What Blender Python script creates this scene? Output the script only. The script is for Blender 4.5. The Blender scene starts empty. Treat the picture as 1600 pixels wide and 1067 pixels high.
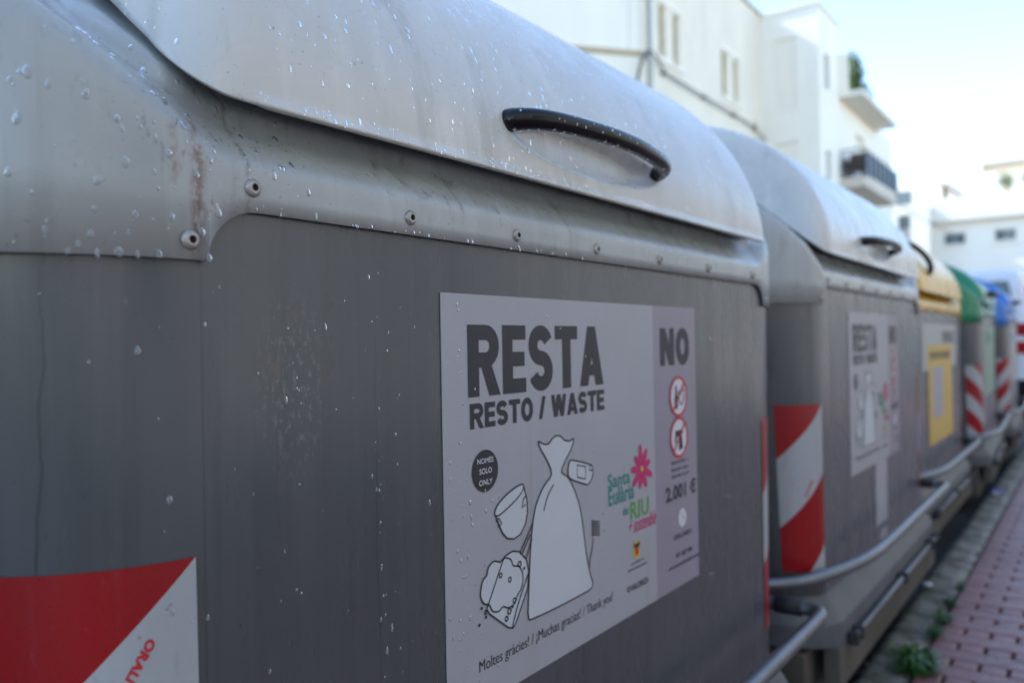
import bpy, bmesh, math, random
from mathutils import Vector, Matrix
from mathutils.geometry import tessellate_polygon
random.seed(7)
sc = bpy.context.scene
COL = sc.collection
R = math.radians

# ------------------------------------------------------------------ camera
EYE = 1.02
ALPHA, PITCH, ROLL = math.atan(922/1244), R(.235), .018
cam_data = bpy.data.cameras.new('camera')
cam_data.lens = 28.0; cam_data.sensor_width = 36.0
cam_data.clip_start = .02; cam_data.clip_end = 900
cam_data.dof.use_dof = True; cam_data.dof.focus_distance = .86; cam_data.dof.aperture_fstop = 3.2
cam = bpy.data.objects.new('camera', cam_data); COL.objects.link(cam)
fw = Vector((math.cos(ALPHA)*math.cos(PITCH), math.sin(ALPHA)*math.cos(PITCH), math.sin(PITCH)))
rt = fw.cross(Vector((0,0,1))).normalized(); up = rt.cross(fw)
rt2 = rt*math.cos(ROLL) - up*math.sin(ROLL); up2 = up*math.cos(ROLL) + rt*math.sin(ROLL)
M = Matrix((rt2, up2, -fw)).transposed().to_4x4(); M.translation = Vector((0,-.62,EYE))
cam.matrix_world = M
sc.camera = cam

# ------------------------------------------------------------------ light
SUN_EL, SUN_A = 40, 100                       # the sun stands over the roofs of the far side of the street: the whole street front is in open shade
sd = Vector((math.cos(R(SUN_A))*math.cos(R(SUN_EL)), math.sin(R(SUN_A))*math.cos(R(SUN_EL)), math.sin(R(SUN_EL))))
world = bpy.data.worlds.new('World'); sc.world = world; world.use_nodes = True
wn = world.node_tree; bg = wn.nodes['Background']
sky = wn.nodes.new('ShaderNodeTexSky'); sky.sky_type = 'NISHITA'; sky.sun_disc = False
sky.sun_elevation = R(SUN_EL); sky.sun_rotation = math.atan2(sd.x, sd.y)
sky.air_density = 1.0; sky.dust_density = .1; sky.ozone_density = 1.0
wn.links.new(sky.outputs[0], bg.inputs[0]); bg.inputs[1].default_value = .15
sl = bpy.data.lights.new('sun', 'SUN'); sl.energy = 2.2; sl.angle = R(.5); sl.color = (1,.95,.88)
so = bpy.data.objects.new('sun', sl); COL.objects.link(so)
so.rotation_euler = (-sd).to_track_quat('-Z','Y').to_euler(); so.location = (-8,-8,12)
sc.view_settings.view_transform = 'Standard'; sc.view_settings.look = 'None'
sc.view_settings.gamma = 1; sc.view_settings.use_curve_mapping = False
sc.view_settings.exposure = 1.76
sc.cycles.max_bounces = 8; sc.cycles.diffuse_bounces = 4; sc.cycles.glossy_bounces = 3
sc.cycles.transmission_bounces = 6

# ------------------------------------------------------------------ materials
class NT:
    def __init__(s, name):
        s.m = bpy.data.materials.new(name); s.m.use_nodes = True
        s.t = s.m.node_tree; s.b = s.t.nodes['Principled BSDF']
        s.tc = s.t.nodes.new('ShaderNodeTexCoord')
    def n(s, typ, **kw):
        nd = s.t.nodes.new(typ)
        for k, v in kw.items(): setattr(nd, k, v)
        return nd
    def l(s, a, b): s.t.links.new(a, b)
    def coord(s, scale=(1,1,1), out='Object'):
        mp = s.n('ShaderNodeMapping'); mp.inputs['Scale'].default_value = scale
        s.l(s.tc.outputs[out], mp.inputs[0]); return mp.outputs[0]
    def noise(s, scale, stretch=(1,1,1), detail=4, rough=.55, out='Object'):
        nd = s.n('ShaderNodeTexNoise'); nd.inputs['Scale'].default_value = scale
        nd.inputs['Detail'].default_value = detail; nd.inputs['Roughness'].default_value = rough
        s.l(s.coord(stretch, out), nd.inputs['Vector']); return nd.outputs['Fac']
    def ramp(s, f, lo, hi, a=0., b=1.):
        nd = s.n('ShaderNodeMapRange'); nd.inputs[1].default_value = lo; nd.inputs[2].default_value = hi
        nd.inputs[3].default_value = a; nd.inputs[4].default_value = b; s.l(f, nd.inputs[0]); return nd.outputs[0]
    def math(s, op, a, b=None, c=None):
        nd = s.n('ShaderNodeMath', operation=op)
        for i, v in enumerate((a,b,c)):
            if v is None: continue
            if isinstance(v, (int,float)): nd.inputs[i].default_value = v
            else: s.l(v, nd.inputs[i])
        return nd.outputs[0]
    def mix(s, f, a, b):
        nd = s.n('ShaderNodeMix', data_type='RGBA')
        for sock, v in ((nd.inputs[0], f), (nd.inputs[6], a), (nd.inputs[7], b)):
            if isinstance(v, (int,float)): sock.default_value = v
            elif isinstance(v, tuple): sock.default_value = (*v[:3], 1)
            else: s.l(v, sock)
        return nd.outputs[2]
    def bump(s, h, strength, dist):
        nd = s.n('ShaderNodeBump'); nd.inputs['Strength'].default_value = strength
        nd.inputs['Distance'].default_value = dist; s.l(h, nd.inputs['Height'])
        if s.b.inputs['Normal'].links: s.l(s.b.inputs['Normal'].links[0].from_socket, nd.inputs['Normal'])
        s.l(nd.outputs[0], s.b.inputs['Normal'])
    def set(s, **kw):
        for k, v in kw.items():
            k = k.replace('_',' ')
            sock = s.b.inputs[k]
            if isinstance(v, (int,float)): sock.default_value = v
            elif isinstance(v, tuple): sock.default_value = (*v[:3],1)
            else: s.l(v, sock)
        return s.m
    def xyz(s):
        nd = s.n('ShaderNodeSeparateXYZ'); s.l(s.tc.outputs['Object'], nd.inputs[0]); return nd.outputs

def plain(name, col, rough=.6, metal=0, var=.12, scale=6, bump=0, stretch=(1,1,1)):
    t = NT(name); f = t.noise(scale, stretch)
    c = t.mix(t.ramp(f,.3,.7), tuple(x*(1-var) for x in col), tuple(min(1,x*(1+var)) for x in col))
    if bump: t.bump(t.noise(scale*12), bump, .002)
    return t.set(Base_Color=c, Roughness=rough, Metallic=metal)

def housing_mat(name, col, dirt=True, rough=.25):
    t = NT(name); z = t.xyz()[2]
    c = t.mix(t.ramp(t.noise(3.2),.3,.72), tuple(x*.86 for x in col), tuple(min(1,x*1.08) for x in col))
    # pale dried run marks down the face
    st = t.ramp(t.noise(26, (1,1,.07), 5, .6), .53, .74)
    c = t.mix(t.math('MULTIPLY', st, .35), c, tuple(min(1,x*1.35+.03) for x in col))
    st2 = t.ramp(t.noise(17, (1,1,.05), 5, .65), .57, .70)
    c = t.mix(t.math('MULTIPLY', st2, .28), c, (.17,.15,.12))
    rr = t.ramp(t.noise(9), .3, .7, rough-.05, rough+.09)
    if dirt:
        # grime that has collected on the shoulder under the lid
        band = t.math('MULTIPLY', t.ramp(z, 1.27, 1.325), t.ramp(z, 1.42, 1.36))
        sp = t.ramp(t.noise(70, (1,1,.45), 6, .75), .575, .66)
        br = t.ramp(t.noise(5), .42, .62)
        f = t.math('MULTIPLY', t.math('MULTIPLY', sp, br), band)
        c = t.mix(t.math('MULTIPLY', f, .85), c, (.055,.045,.03))
        run = t.ramp(t.noise(34, (1,1,.06), 4, .6), .60, .72)
        f2 = t.math('MULTIPLY', t.math('MULTIPLY', run, t.ramp(t.noise(90,(1,1,.6),4,.7),.42,.6)), t.ramp(z,1.20,1.30))
        c = t.mix(t.math('MULTIPLY', f2, .45), c, (.12,.075,.045))
        X, Y, Z = t.xyz()
        for x0, w, za, zb, col_, k in ((-.706,.009,1.215,1.345,(.16,.075,.04),.75),(-.727,.006,1.27,1.345,(.18,.09,.05),.5),(-.657,.0045,1.25,1.40,(.09,.07,.05),.6),(-.36,.006,1.28,1.36,(.10,.08,.05),.5),(-.12,.006,1.27,1.36,(.10,.08,.05),.5),(.28,.008,1.27,1.36,(.10,.08,.05),.5)):
            xx = t.math('ADD', X, t.math('MULTIPLY', t.math('SUBTRACT', t.noise(22, (.01,.01,1), 3), .5), .016))
            d = t.math('ABSOLUTE', t.math('SUBTRACT', xx, x0))
            m_ = t.math('MULTIPLY', t.math('SUBTRACT', 1., t.ramp(d, w*.2, w)), t.ramp(t.noise(150,(1,1,.6),4,.7), .40, .58))
            m_ = t.math('MULTIPLY', m_, t.math('MULTIPLY', t.ramp(Z, za, za+.02), t.ramp(Z, zb, zb-.02)))
            c = t.mix(t.math('MULTIPLY', m_, k), c, col_)
    speck = t.ramp(t.noise(210, (1,1,1), 2, .5), .70, .76)
    c = t.mix(t.math('MULTIPLY', speck, .5), c, (.08,.07,.06))
    t.bump(t.noise(900, (1,1,1), 2), .22, .0006)
    t.bump(t.noise(60, (1,1,.3), 3), .12, .0012)
    t.bump(t.noise(4.5, (1,1,1), 2), .25, .012)
    return t.set(Base_Color=c, Roughness=rr, Specular_IOR_Level=.55)

def body_mat(name, col, rough=.27, marks=False):
    t = NT(name)
    c = t.mix(t.ramp(t.noise(2.4),.3,.7), tuple(x*.82 for x in col), tuple(x*1.15 for x in col))
    st = t.ramp(t.noise(60, (1,1,.02), 5, .7), .35, .7)
    c = t.mix(t.math('MULTIPLY', st, .30), c, tuple(x*1.55 for x in col))
    st2 = t.ramp(t.noise(30, (1,1,.035), 4, .6), .58, .68)
    c = t.mix(t.math('MULTIPLY', st2, .35), c, tuple(x*.62 for x in col))
    sc1 = t.ramp(t.noise(120, (1,1,.5), 5, .75), .63, .72)
    msk = t.ramp(t.noise(3.1), .52, .66)
    c = t.mix(t.math('MULTIPLY', t.math('MULTIPLY', sc1, msk), .5), c, (.32,.31,.26))
    speck = t.ramp(t.noise(190, (1,1,.6), 2, .5), .71, .76)
    c = t.mix(t.math('MULTIPLY', speck, .6), c, (.03,.03,.03))
    if marks:
        X, Y, Z = t.xyz()
        def line(x0, wob, w, za, zb, seed):
            xx = t.math('ADD', X, t.math('MULTIPLY', t.math('SUBTRACT', t.noise(9, (.01,.01,1), 3), .5), wob))
            d = t.math('ABSOLUTE', t.math('SUBTRACT', xx, x0))
            m_ = t.math('SUBTRACT', 1., t.ramp(d, w*.4, w))
            return t.math('MULTIPLY', m_, t.math('MULTIPLY', t.ramp(Z, za, za+.04), t.ramp(Z, zb, zb-.02)))
        for x0, wob, w, za, zb, k in ((-.812,.022,.0012,.5,1.22,.7),(-.498,.02,.0012,.75,1.16,.5),(-.455,.03,.001,.7,1.0,.4),(-.700,.002,.0014,.4,1.22,.45),(.50,.04,.003,.5,1.1,.4)):
            c = t.mix(t.math('MULTIPLY', line(x0,wob,w,za,zb,0), k), c, (.025,.026,.03))
        dd = t.math('ADD', t.math('POWER', t.math('MULTIPLY', t.math('ADD', X, .605), 22.), 2.), t.math('POWER', t.math('MULTIPLY', t.math('SUBTRACT', Z, 1.105), 9.), 2.))
        pm = t.math('MULTIPLY', t.math('SUBTRACT', 1., t.ramp(dd, .2, 1.)), t.ramp(t.noise(170,(1,1,.5),5,.75), .52, .66))
        c = t.mix(t.math('MULTIPLY', pm, .55), c, (.24,.235,.19))
        pr = t.math('MULTIPLY', t.math('SUBTRACT', 1., t.ramp(dd, .2, 1.)), t.ramp(t.noise(38,(1,1,.6),3,.6), .62, .70))
        c = t.mix(t.math('MULTIPLY', pr, .6), c, (.14,.075,.03))
    t.bump(t.noise(600, (1,1,.4), 2), .12, .0005)
    t.bump(t.noise(3, (1,1,.5), 2), .3, .006)
    rr = t.ramp(t.noise(12, (1,1,.2)), .3, .7, rough-.08, rough+.1)
    return t.set(Base_Color=c, Roughness=rr, Specular_IOR_Level=.75)

def stripe_mat(name, phase, period, slope):
    # red and white reflective tape: u runs across the tape, v down it (flat print)
    t = NT(name); sp = t.n('ShaderNodeSeparateXYZ'); t.l(t.tc.outputs['UV'], sp.inputs[0])
    v = t.math('SUBTRACT', sp.outputs[1], t.math('MULTIPLY', t.math('SUBTRACT', 1., sp.outputs[0]), slope))
    f = t.math('FRACT', t.math('ADD', t.math('DIVIDE', t.math('SUBTRACT', v, phase), period), 4.))
    w = t.math('LESS_THAN', f, .49)
    fa = t.ramp(t.noise(14, (1,1,.1)), .3, .7, .85, 1.1)
    c = t.mix(w, (.28,.003,.005), (.38,.395,.41))
    hz = t.n('ShaderNodeTexVoronoi', feature='DISTANCE_TO_EDGE'); hz.inputs['Scale'].default_value = 300; t.l(t.coord(), hz.inputs['Vector'])
    c = t.mix(t.math('MULTIPLY', t.math('LESS_THAN', hz.outputs[0], .05), .06), c, (.2,.16,.16))
    c = t.mix(t.math('MULTIPLY', t.ramp(t.noise(40,(1,1,.25),6,.7),.58,.72), .28), c, (.12,.09,.085))
    m = t.n('ShaderNodeVectorMath', operation='SCALE'); t.l(c, m.inputs[0]); t.l(fa, m.inputs[3])
    t.bump(t.noise(900), .08, .0004)
    return t.set(Base_Color=m.outputs[0], Roughness=.3, Specular_IOR_Level=.5)

def wall_mat(name, col, stain=.12, rough=.85, scale=.6, bump=.3):
    t = NT(name)
    c = t.mix(t.ramp(t.noise(scale,(1,1,.5),6,.6),.35,.7), tuple(x*(1-stain) for x in col), col)
    s = t.ramp(t.noise(scale*5,(1,1,.1),5,.7), .58, .75)
    c = t.mix(t.math('MULTIPLY', s, stain*2.2), c, tuple(x*.6 for x in col))
    t.bump(t.noise(30,(1,1,1),5), bump, .01)
    return t.set(Base_Color=c, Roughness=rough)

MAT = {}
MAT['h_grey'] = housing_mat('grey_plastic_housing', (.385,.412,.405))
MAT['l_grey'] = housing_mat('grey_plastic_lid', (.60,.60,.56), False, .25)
MAT['h_yellow'] = housing_mat('yellow_plastic', (.72,.41,.006), False)
MAT['h_green'] = housing_mat('green_plastic', (.02,.24,.12), False)
MAT['h_blue'] = housing_mat('blue_plastic', (.03,.20,.62), False)
MAT['body'] = body_mat('weathered_grey_panel', (.057,.063,.069))
MAT['body_marked'] = body_mat('weathered_grey_panel_with_runs', (.057,.063,.069), marks=True)
MAT['ledge'] = plain('pale_grey_plastic_base', (.10,.105,.112), .5, 0, .18, 8, .3)
MAT['skirt'] = wall_mat('dirty_beige_rail', (.115,.10,.08), .45, .8, 5, .3)
MAT['galv'] = plain('galvanised_tube', (.17,.185,.20), .36, .7, .15, 20, .15)
MAT['black'] = plain('black_plastic', (.006,.006,.007), .26, 0, .2, 10, .1)
MAT['black'].node_tree.nodes['Principled BSDF'].inputs['Specular IOR Level'].default_value = .35
MAT['rubber'] = plain('black_rubber', (.02,.02,.02), .7)
MAT['steel'] = plain('steel_screw', (.38,.36,.33), .45, .5, .25, 300)
MAT['bolt_hole'] = plain('dark_socket', (.03,.02,.015), .8)
MAT['stripe_l'] = stripe_mat('red_white_tape', 0., .84, .32)
MAT['stripe_r'] = stripe_mat('red_white_tape_right', .02, .68, .34)
MAT['stripe_b'] = stripe_mat('red_white_tape_reversed', .22, .46, -.30)
MAT['stripe_c'] = stripe_mat('red_white_tape_narrow', .05, .46, .30)
def sticker_mat(name, col):
    t = NT(name)
    c = t.mix(t.ramp(t.noise(5),.3,.7), tuple(x*.93 for x in col), col)
    st = t.ramp(t.noise(32,(1,1,.03),4,.6), .58, .72)
    c = t.mix(t.math('MULTIPLY', st, .34), c, tuple(x*k_ for x,k_ in zip(col,(.78,.74,.62))))
    sk = t.ramp(t.noise(240,(1,1,.7),2), .72, .77)
    c = t.mix(t.math('MULTIPLY', sk, .6), c, (.1,.08,.05))
    t.bump(t.noise(7,(1,1,.6),2), .5, .005)
    t.bump(t.noise(26,(.5,1,2.5),3), .25, .0012)
    return t.set(Base_Color=c, Roughness=.42)
MAT['paper'] = sticker_mat('lilac_white_vinyl', (.37,.365,.395))
MAT['paper2'] = sticker_mat('mauve_vinyl', (.28,.25,.30))
MAT['paper3'] = sticker_mat('faded_paper', (.42,.43,.40))
MAT['yellow_print'] = sticker_mat('yellow_vinyl', (.62,.42,.06))
MAT['green_print'] = sticker_mat('pale_green_vinyl', (.22,.36,.26))
MAT['ink'] = plain('dark_ink', (.022,.022,.028), .5, 0, .05)
MAT['bag_white'] = plain('pale_print', (.50,.53,.56), .45, 0, .03)
MAT['white_ink'] = plain('white_ink', (.6,.6,.62), .5, 0, .03)
MAT['red_ink'] = plain('red_ink', (.5,.02,.03), .45, 0, .05)
MAT['magenta_ink'] = plain('magenta_ink', (.50,.015,.13), .45, 0, .05)
MAT['teal_ink'] = plain('teal_ink', (.02,.22,.18), .45, 0, .05)
MAT['green_ink'] = plain('green_ink', (.08,.30,.04), .45, 0, .05)
MAT['yellow_ink'] = plain('yellow_ink', (.55,.42,.05), .45, 0, .05)
t = NT('water'); MAT['water'] = t.set(Base_Color=(.80,.85,.9), Roughness=.10, IOR=1.33, Transmission_Weight=.88)
MAT['render_white'] = wall_mat('white_render', (.91,.86,.76), .10)
MAT['render_cream'] = wall_mat('gritty_cream_render', (.86,.79,.66), .13, .9, .8, .8)
MAT['render_clean'] = wall_mat('clean_white_render', (.92,.875,.78), .08)
MAT['render_tan'] = wall_mat('pale_ochre_render', (.62,.56,.47), .12)  # tan tone for slabs, lower wall and bay windows
MAT['render_ochre'] = wall_mat('ochre_render', (.46,.46,.45), .12)
MAT['coping'] = plain('beige_coping', (.45,.36,.22), .8)
MAT['shutter'] = plain('beige_shutter_slats', (.80,.74,.60), .6)
MAT['dark_frame'] = plain('dark_window_opening', (.10,.10,.10), .4)
t = NT('window_glass'); MAT['glass'] = t.set(Base_Color=(.10,.13,.14), Roughness=.06, Specular_IOR_Level=.7)
MAT['rail'] = plain('navy_railing_panel', (.035,.05,.08), .5)
MAT['wood'] = plain('brown_cane', (.10,.055,.03), .7)
MAT['cable'] = plain('black_cable', (.03,.028,.025), .6)
MAT['pipe'] = plain('grey_downpipe', (.45,.44,.42), .6)
MAT['tiles_roof'] = plain('brown_roof', (.22,.15,.10), .8)
MAT['leaf'] = plain('leaf_green', (.07,.12,.02), .55, 0, .4, 3)
MAT['weed'] = plain('weed_green', (.035,.10,.02), .45, 0, .5, 30)
MAT['trunk'] = plain('bark', (.10,.07,.05), .9)
MAT['van'] = plain('white_van_paint', (.70,.73,.77), .2, 0, .02)
MAT['tail'] = plain('red_lamp_lens', (.35,.01,.01), .15)
MAT['tyre'] = plain('tyre_rubber', (.02,.02,.02), .8)
MAT['litter'] = plain('white_litter', (.6,.6,.6), .5)
MAT['litter_b'] = plain('blue_litter', (.05,.06,.35), .4)
def asphalt(name, col, scale):
    t = NT(name)
    c = t.mix(t.ramp(t.noise(scale,(1,1,1),8,.7),.3,.7), tuple(x*.55 for x in col), tuple(x*1.3 for x in col))
    t.bump(t.noise(scale*30,(1,1,1),4), .6, .004)
    return t.set(Base_Color=c, Roughness=.75)
MAT['asphalt'] = asphalt('asphalt', (.05,.05,.05), 3)
def kerb_mat():
    t = NT('mossy_kerb_stone')
    c = t.mix(t.ramp(t.noise(9,(1,1,1),8,.7),.3,.7), (.13,.118,.095), (.30,.27,.22))
    moss = t.ramp(t.noise(7,(1,1,1),6,.65), .50, .64)
    c = t.mix(t.math('MULTIPLY', moss, .7), c, (.06,.062,.02))
    dk = t.ramp(t.noise(40,(1,1,1),4,.7), .58, .68)
    c = t.mix(t.math('MULTIPLY', dk, .5), c, (.03,.027,.02))
    t.bump(t.noise(60,(1,1,1),6), .7, .004)
    return t.set(Base_Color=c, Roughness=t.ramp(t.noise(14),.3,.7,.35,.8))
MAT['kerb'] = kerb_mat()
def brick_mat():
    t = NT('worn_red_paver')
    oi = t.n('ShaderNodeObjectInfo')
    c = t.mix(oi.outputs['Random'], (.20,.070,.070), (.32,.125,.125))
    c = t.mix(t.ramp(t.noise(30,(1,1,1),6,.7),.4,.7), c, (.19,.09,.08))
    c = t.mix(t.math('MULTIPLY', t.ramp(t.noise(3,(1,1,1),5,.7),.5,.7), .35), c, (.30,.22,.22))
    t.bump(t.noise(140,(1,1,1),4), .5, .0015)
    return t.set(Base_Color=c, Roughness=t.ramp(t.noise(20),.3,.7,.22,.5), Specular_IOR_Level=.6)
MAT['brick'] = brick_mat()
MAT['mortar'] = asphalt('dark_joint_sand', (.045,.035,.032), 20)

# ------------------------------------------------------------------ mesh helpers
def link(name, me, parent=None, loc=(0,0,0)):
    o = bpy.data.objects.new(name, me); COL.objects.link(o); o.location = loc
    if parent is not None: o.parent = parent
    return o
def mkmesh(name, verts, faces, mat, smooth=False, fix=False, merge=0, uvs=None):
    me = bpy.data.meshes.new(name); me.from_pydata([tuple(v) for v in verts], [], faces)
    if uvs is not None:
        ul = me.uv_layers.new(name='uv')
        for lp in me.loops: ul.data[lp.index].uv = uvs[lp.vertex_index]
    if fix or merge:
        bm = bmesh.new(); bm.from_mesh(me)
        if merge: bmesh.ops.remove_doubles(bm, verts=bm.verts, dist=merge)
        if fix: bmesh.ops.recalc_face_normals(bm, faces=bm.faces)
        bm.to_mesh(me); bm.free()
    for mm in (mat if isinstance(mat, (list,tuple)) else [mat]): me.materials.append(mm)
    if smooth: me.polygons.foreach_set('use_smooth', [True]*len(me.polygons))
    me.update(); return me
def thing(name, label, cat, loc=(0,0,0), group=None, rz=0):
    o = bpy.data.objects.new(name, None); COL.objects.link(o); o.location = loc; o.rotation_euler[2] = rz
    o.empty_display_size = .2
    o['label'] = label; o['category'] = cat
    if group: o['group'] = group
    return o
def tag(o, label, cat, group=None):
    o['label'] = label; o['category'] = cat
    if group: o['group'] = group
    return o
def structure(name, loc=(0,0,0), me=None):
    o = bpy.data.objects.new(name, me); COL.objects.link(o); o.location = loc; o['kind'] = 'structure'; return o
class MB:
    def __init__(s): s.v = []; s.f = []
    def add(s, v, f):
        b = len(s.v); s.v += [tuple(p) for p in v]; s.f += [tuple(b+i for i in q) for q in f]
    def box(s, x0,x1,y0,y1,z0,z1):
        s.add([(x0,y0,z0),(x1,y0,z0),(x1,y1,z0),(x0,y1,z0),(x0,y0,z1),(x1,y0,z1),(x1,y1,z1),(x0,y1,z1)],
              [(0,3,2,1),(4,5,6,7),(0,1,5,4),(1,2,6,5),(2,3,7,6),(3,0,4,7)])
    def tube(s, pts, r, seg=10, caps=True):
        pts = [Vector(p) for p in pts]; n = len(pts); rs = r if isinstance(r,(list,tuple)) else [r]*n
        prev = None; v = []
        for i,p in enumerate(pts):
            d = (pts[min(i+1,n-1)]-pts[max(i-1,0)]).normalized()
            if prev is None: a = d.orthogonal().normalized()
            else: a = (prev - d*prev.dot(d)).normalized()
            prev = a; b = d.cross(a)
            for k in range(seg):
                w = 2*math.pi*k/seg; v.append(p + (a*math.cos(w)+b*math.sin(w))*rs[i])
        f = [(i*seg+k, i*seg+(k+1)%seg, (i+1)*seg+(k+1)%seg, (i+1)*seg+k) for i in range(n-1) for k in range(seg)]
        if caps: f += [tuple(reversed(range(seg))), tuple((n-1)*seg+k for k in range(seg))]
        s.add(v, f)
    def build(s, name, mat, parent=None, loc=(0,0,0), smooth=False, fix=True, bevel=0, merge=0):
        o = link(name, mkmesh(name, s.v, s.f, mat, smooth, fix, merge), parent, loc)
        if bevel:
            m = o.modifiers.new('bevel','BEVEL'); m.width = bevel; m.segments = 2; m.limit_method = 'ANGLE'
        return o
def box_obj(name, mat, dims, parent=None, loc=(0,0,0), bevel=0):
    m = MB(); m.box(*dims); return m.build(name, mat, parent, loc, bevel=bevel)
def catmull(pts, n=6, closed=False):
    out = []; N = len(pts); P = [Vector(p) for p in pts]
    rng = range(N if closed else N-1)
    for i in rng:
        a = P[(i-1)%N] if closed or i>0 else P[0]; b = P[i]; c = P[(i+1)%N]; d = P[(i+2)%N] if closed or i+2<N else P[-1]
        for k in range(n):
            u = k/n; out.append(.5*((2*b)+(c-a)*u+(2*a-5*b+4*c-d)*u*u+(3*b-a-3*c+d)*u**3))
    if not closed: out.append(P[-1])
    return out

# ------------------------------------------------------------------ flat print helpers (x across, z up, facing -y)
def fill2d(name, pts, mat, parent, layer, smooth=0):
    P = catmull(pts, smooth, True) if smooth else [Vector(p) for p in pts]
    tri = tessellate_polygon([[Vector((p[0],p[1],0)) for p in P]])
    v = [(p[0], -layer, p[1]) for p in P]; f = []
    for a,b,c in tri:
        A,B,C = P[a],P[b],P[c]
        cr = (B[0]-A[0])*(C[1]-A[1])-(B[1]-A[1])*(C[0]-A[0])
        f.append((a,b,c) if cr > 0 else (a,c,b))
    return link(name, mkmesh(name, v, f, mat), parent)
def ribbons(name, lines, mat, parent, layer, w=.0022):
    v = []; f = []
    for pts, closed, sm in lines:
        P = catmull(pts, sm, closed) if sm else [Vector(p) for p in pts]
        n = len(P); b = len(v)
        for i,p in enumerate(P):
            q = P[(i+1)%n] if (closed or i<n-1) else p; o = P[i-1] if (closed or i>0) else p
            d = (q-o); d = d.normalized() if d.length > 0 else Vector((1,0))
            nn = Vector((-d[1], d[0]))*w*.5
            v += [(p[0]+nn[0], -layer, p[1]+nn[1]), (p[0]-nn[0], -layer, p[1]-nn[1])]
        for i in range(n if closed else n-1):
            j = (i+1)%n; f.append((b+2*i+1, b+2*j+1, b+2*j, b+2*i))
    return link(name, mkmesh(name, v, f, mat), parent)
def circle_pts(cx, cy, r, n=28, rx=None): return [((cx+(rx or r)*math.cos(2*math.pi*i/n)), cy+r*math.sin(2*math.pi*i/n)) for i in range(n)]
_tc = {}
def text_geo(s, bold, shear=0):
    k = (s, bold, shear)
    if k in _tc: return _tc[k]
    cu = bpy.data.curves.new('txt','FONT'); cu.body = s; cu.size = 1; cu.offset = bold; cu.shear = shear
    cu.resolution_u = 4; cu.space_character = 1.0 + bold*1.6
    o = bpy.data.objects.new('txt', cu); COL.objects.link(o)
    dg = bpy.context.evaluated_depsgraph_get(); me = bpy.data.meshes.new_from_object(o.evaluated_get(dg))
    v = [tuple(p.co) for p in me.vertices]; f = [tuple(p.vertices) for p in me.polygons]
    bpy.data.objects.remove(o); bpy.data.curves.remove(cu); bpy.data.meshes.remove(me)
    _tc[k] = (v, f); return _tc[k]
def text(s, x0, z0, x1, z1, mat, parent, layer, bold=.0, tilt=0, shear=0, name='lettering'):
    """fits the string into the box x0..x1 (left, right), z0..z1 (bottom, top)"""
    v, f = text_geo(s, bold, shear)
    xs = [p[0] for p in v]; ys = [p[1] for p in v]
    ax, bx_, ay, by = min(xs), max(xs), min(ys), max(ys)
    out = []
    for p in v:
        u = (p[0]-ax)/(bx_-ax); w = (p[1]-ay)/(by-ay)
        out.append((x0+u*(x1-x0), -layer, z0+w*(z1-z0)+tilt*u*(x1-x0)))
    return link(name, mkmesh(name, out, f, mat), parent)

# ------------------------------------------------------------------ ground, road, kerb and pavement
g = MB(); g.add([(-150,-150,-.14),(400,-150,-.14),(400,250,-.14),(-150,250,-.14)], [(0,1,2,3)])
structure('ground', me=mkmesh('ground', g.v, g.f, MAT['asphalt']))
g = MB(); g.add([(-60,0,-.12),(60,0,-.12),(60,6.6,-.12),(-60,6.6,-.12)], [(0,1,2,3)])
structure('road', me=mkmesh('road', g.v, g.f, MAT['asphalt']))
pav = structure('pavement')
box_obj('paving_bed', MAT['mortar'], (-30,60,-3.2,-.135,-.13,-.012), pav)
sq = MB(); sq.box(0,.068,-.069,0,-.012,0)
def bevelled(name, x, y, h, b, mat):
    v = [(0,-y,-.012),(x,-y,-.012),(x,0,-.012),(0,0,-.012),(0,-y,h-b),(x,-y,h-b),(x,0,h-b),(0,0,h-b),
         (b,-y+b,h),(x-b,-y+b,h),(x-b,-b,h),(b,-b,h)]
    f = [(0,1,5,4),(1,2,6,5),(2,3,7,6),(3,0,4,7),(4,5,9,8),(5,6,10,9),(6,7,11,10),(7,4,8,11),(8,9,10,11)]
    return v, f, mkmesh(name, v, f, mat)
SV, SF, SQM = bevelled('square_paver', .066, .066, 0, .004, MAT['brick'])
BV, BF, BRM = bevelled('long_paver', .085, .3072, 0, .004, MAT['brick'])
rest = MB(); pit = .158; x = -4.0; row = 0
while x < 16:
    near = 2.1 < x < 6.6
    for j in range(34):
        y = -.148 - .077*j
        if y < -3.1: break
        dz = random.uniform(-.0022, .0008)
        if near and j < 6:
            o = link('square_paver', SQM, pav, (x, y, dz)); o.rotation_euler = (random.uniform(-.012,.012), random.uniform(-.012,.012), random.uniform(-.012,.012))
        else: rest.add([(a+x, b+y, c+dz) for a,b,c in SV], SF)
    for j in range(10):
        y = -.148 - .308*j
        if y < -3.0: break
        dz = random.uniform(-.0015, .001)
        if near and j < 2:
            o = link('long_paver', BRM, pav, (x+.0705, y, dz)); o.rotation_euler = (random.uniform(-.004,.004), random.uniform(-.01,.01), 0)
        else: rest.add([(a+x+.0705, b+y, c+dz) for a,b,c in BV], BF)
    x += pit; row += 1
o = rest.build('paver_field', MAT['brick'], pav, fix=False); o['kind'] = 'stuff'
g = MB(); g.add([(16,-3.1,-.004),(60,-3.1,-.004),(60,-.14,-.004),(16,-.14,-.004)], [(0,1,2,3)])
g.build('far_paving', MAT['brick'], pav)
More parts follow.
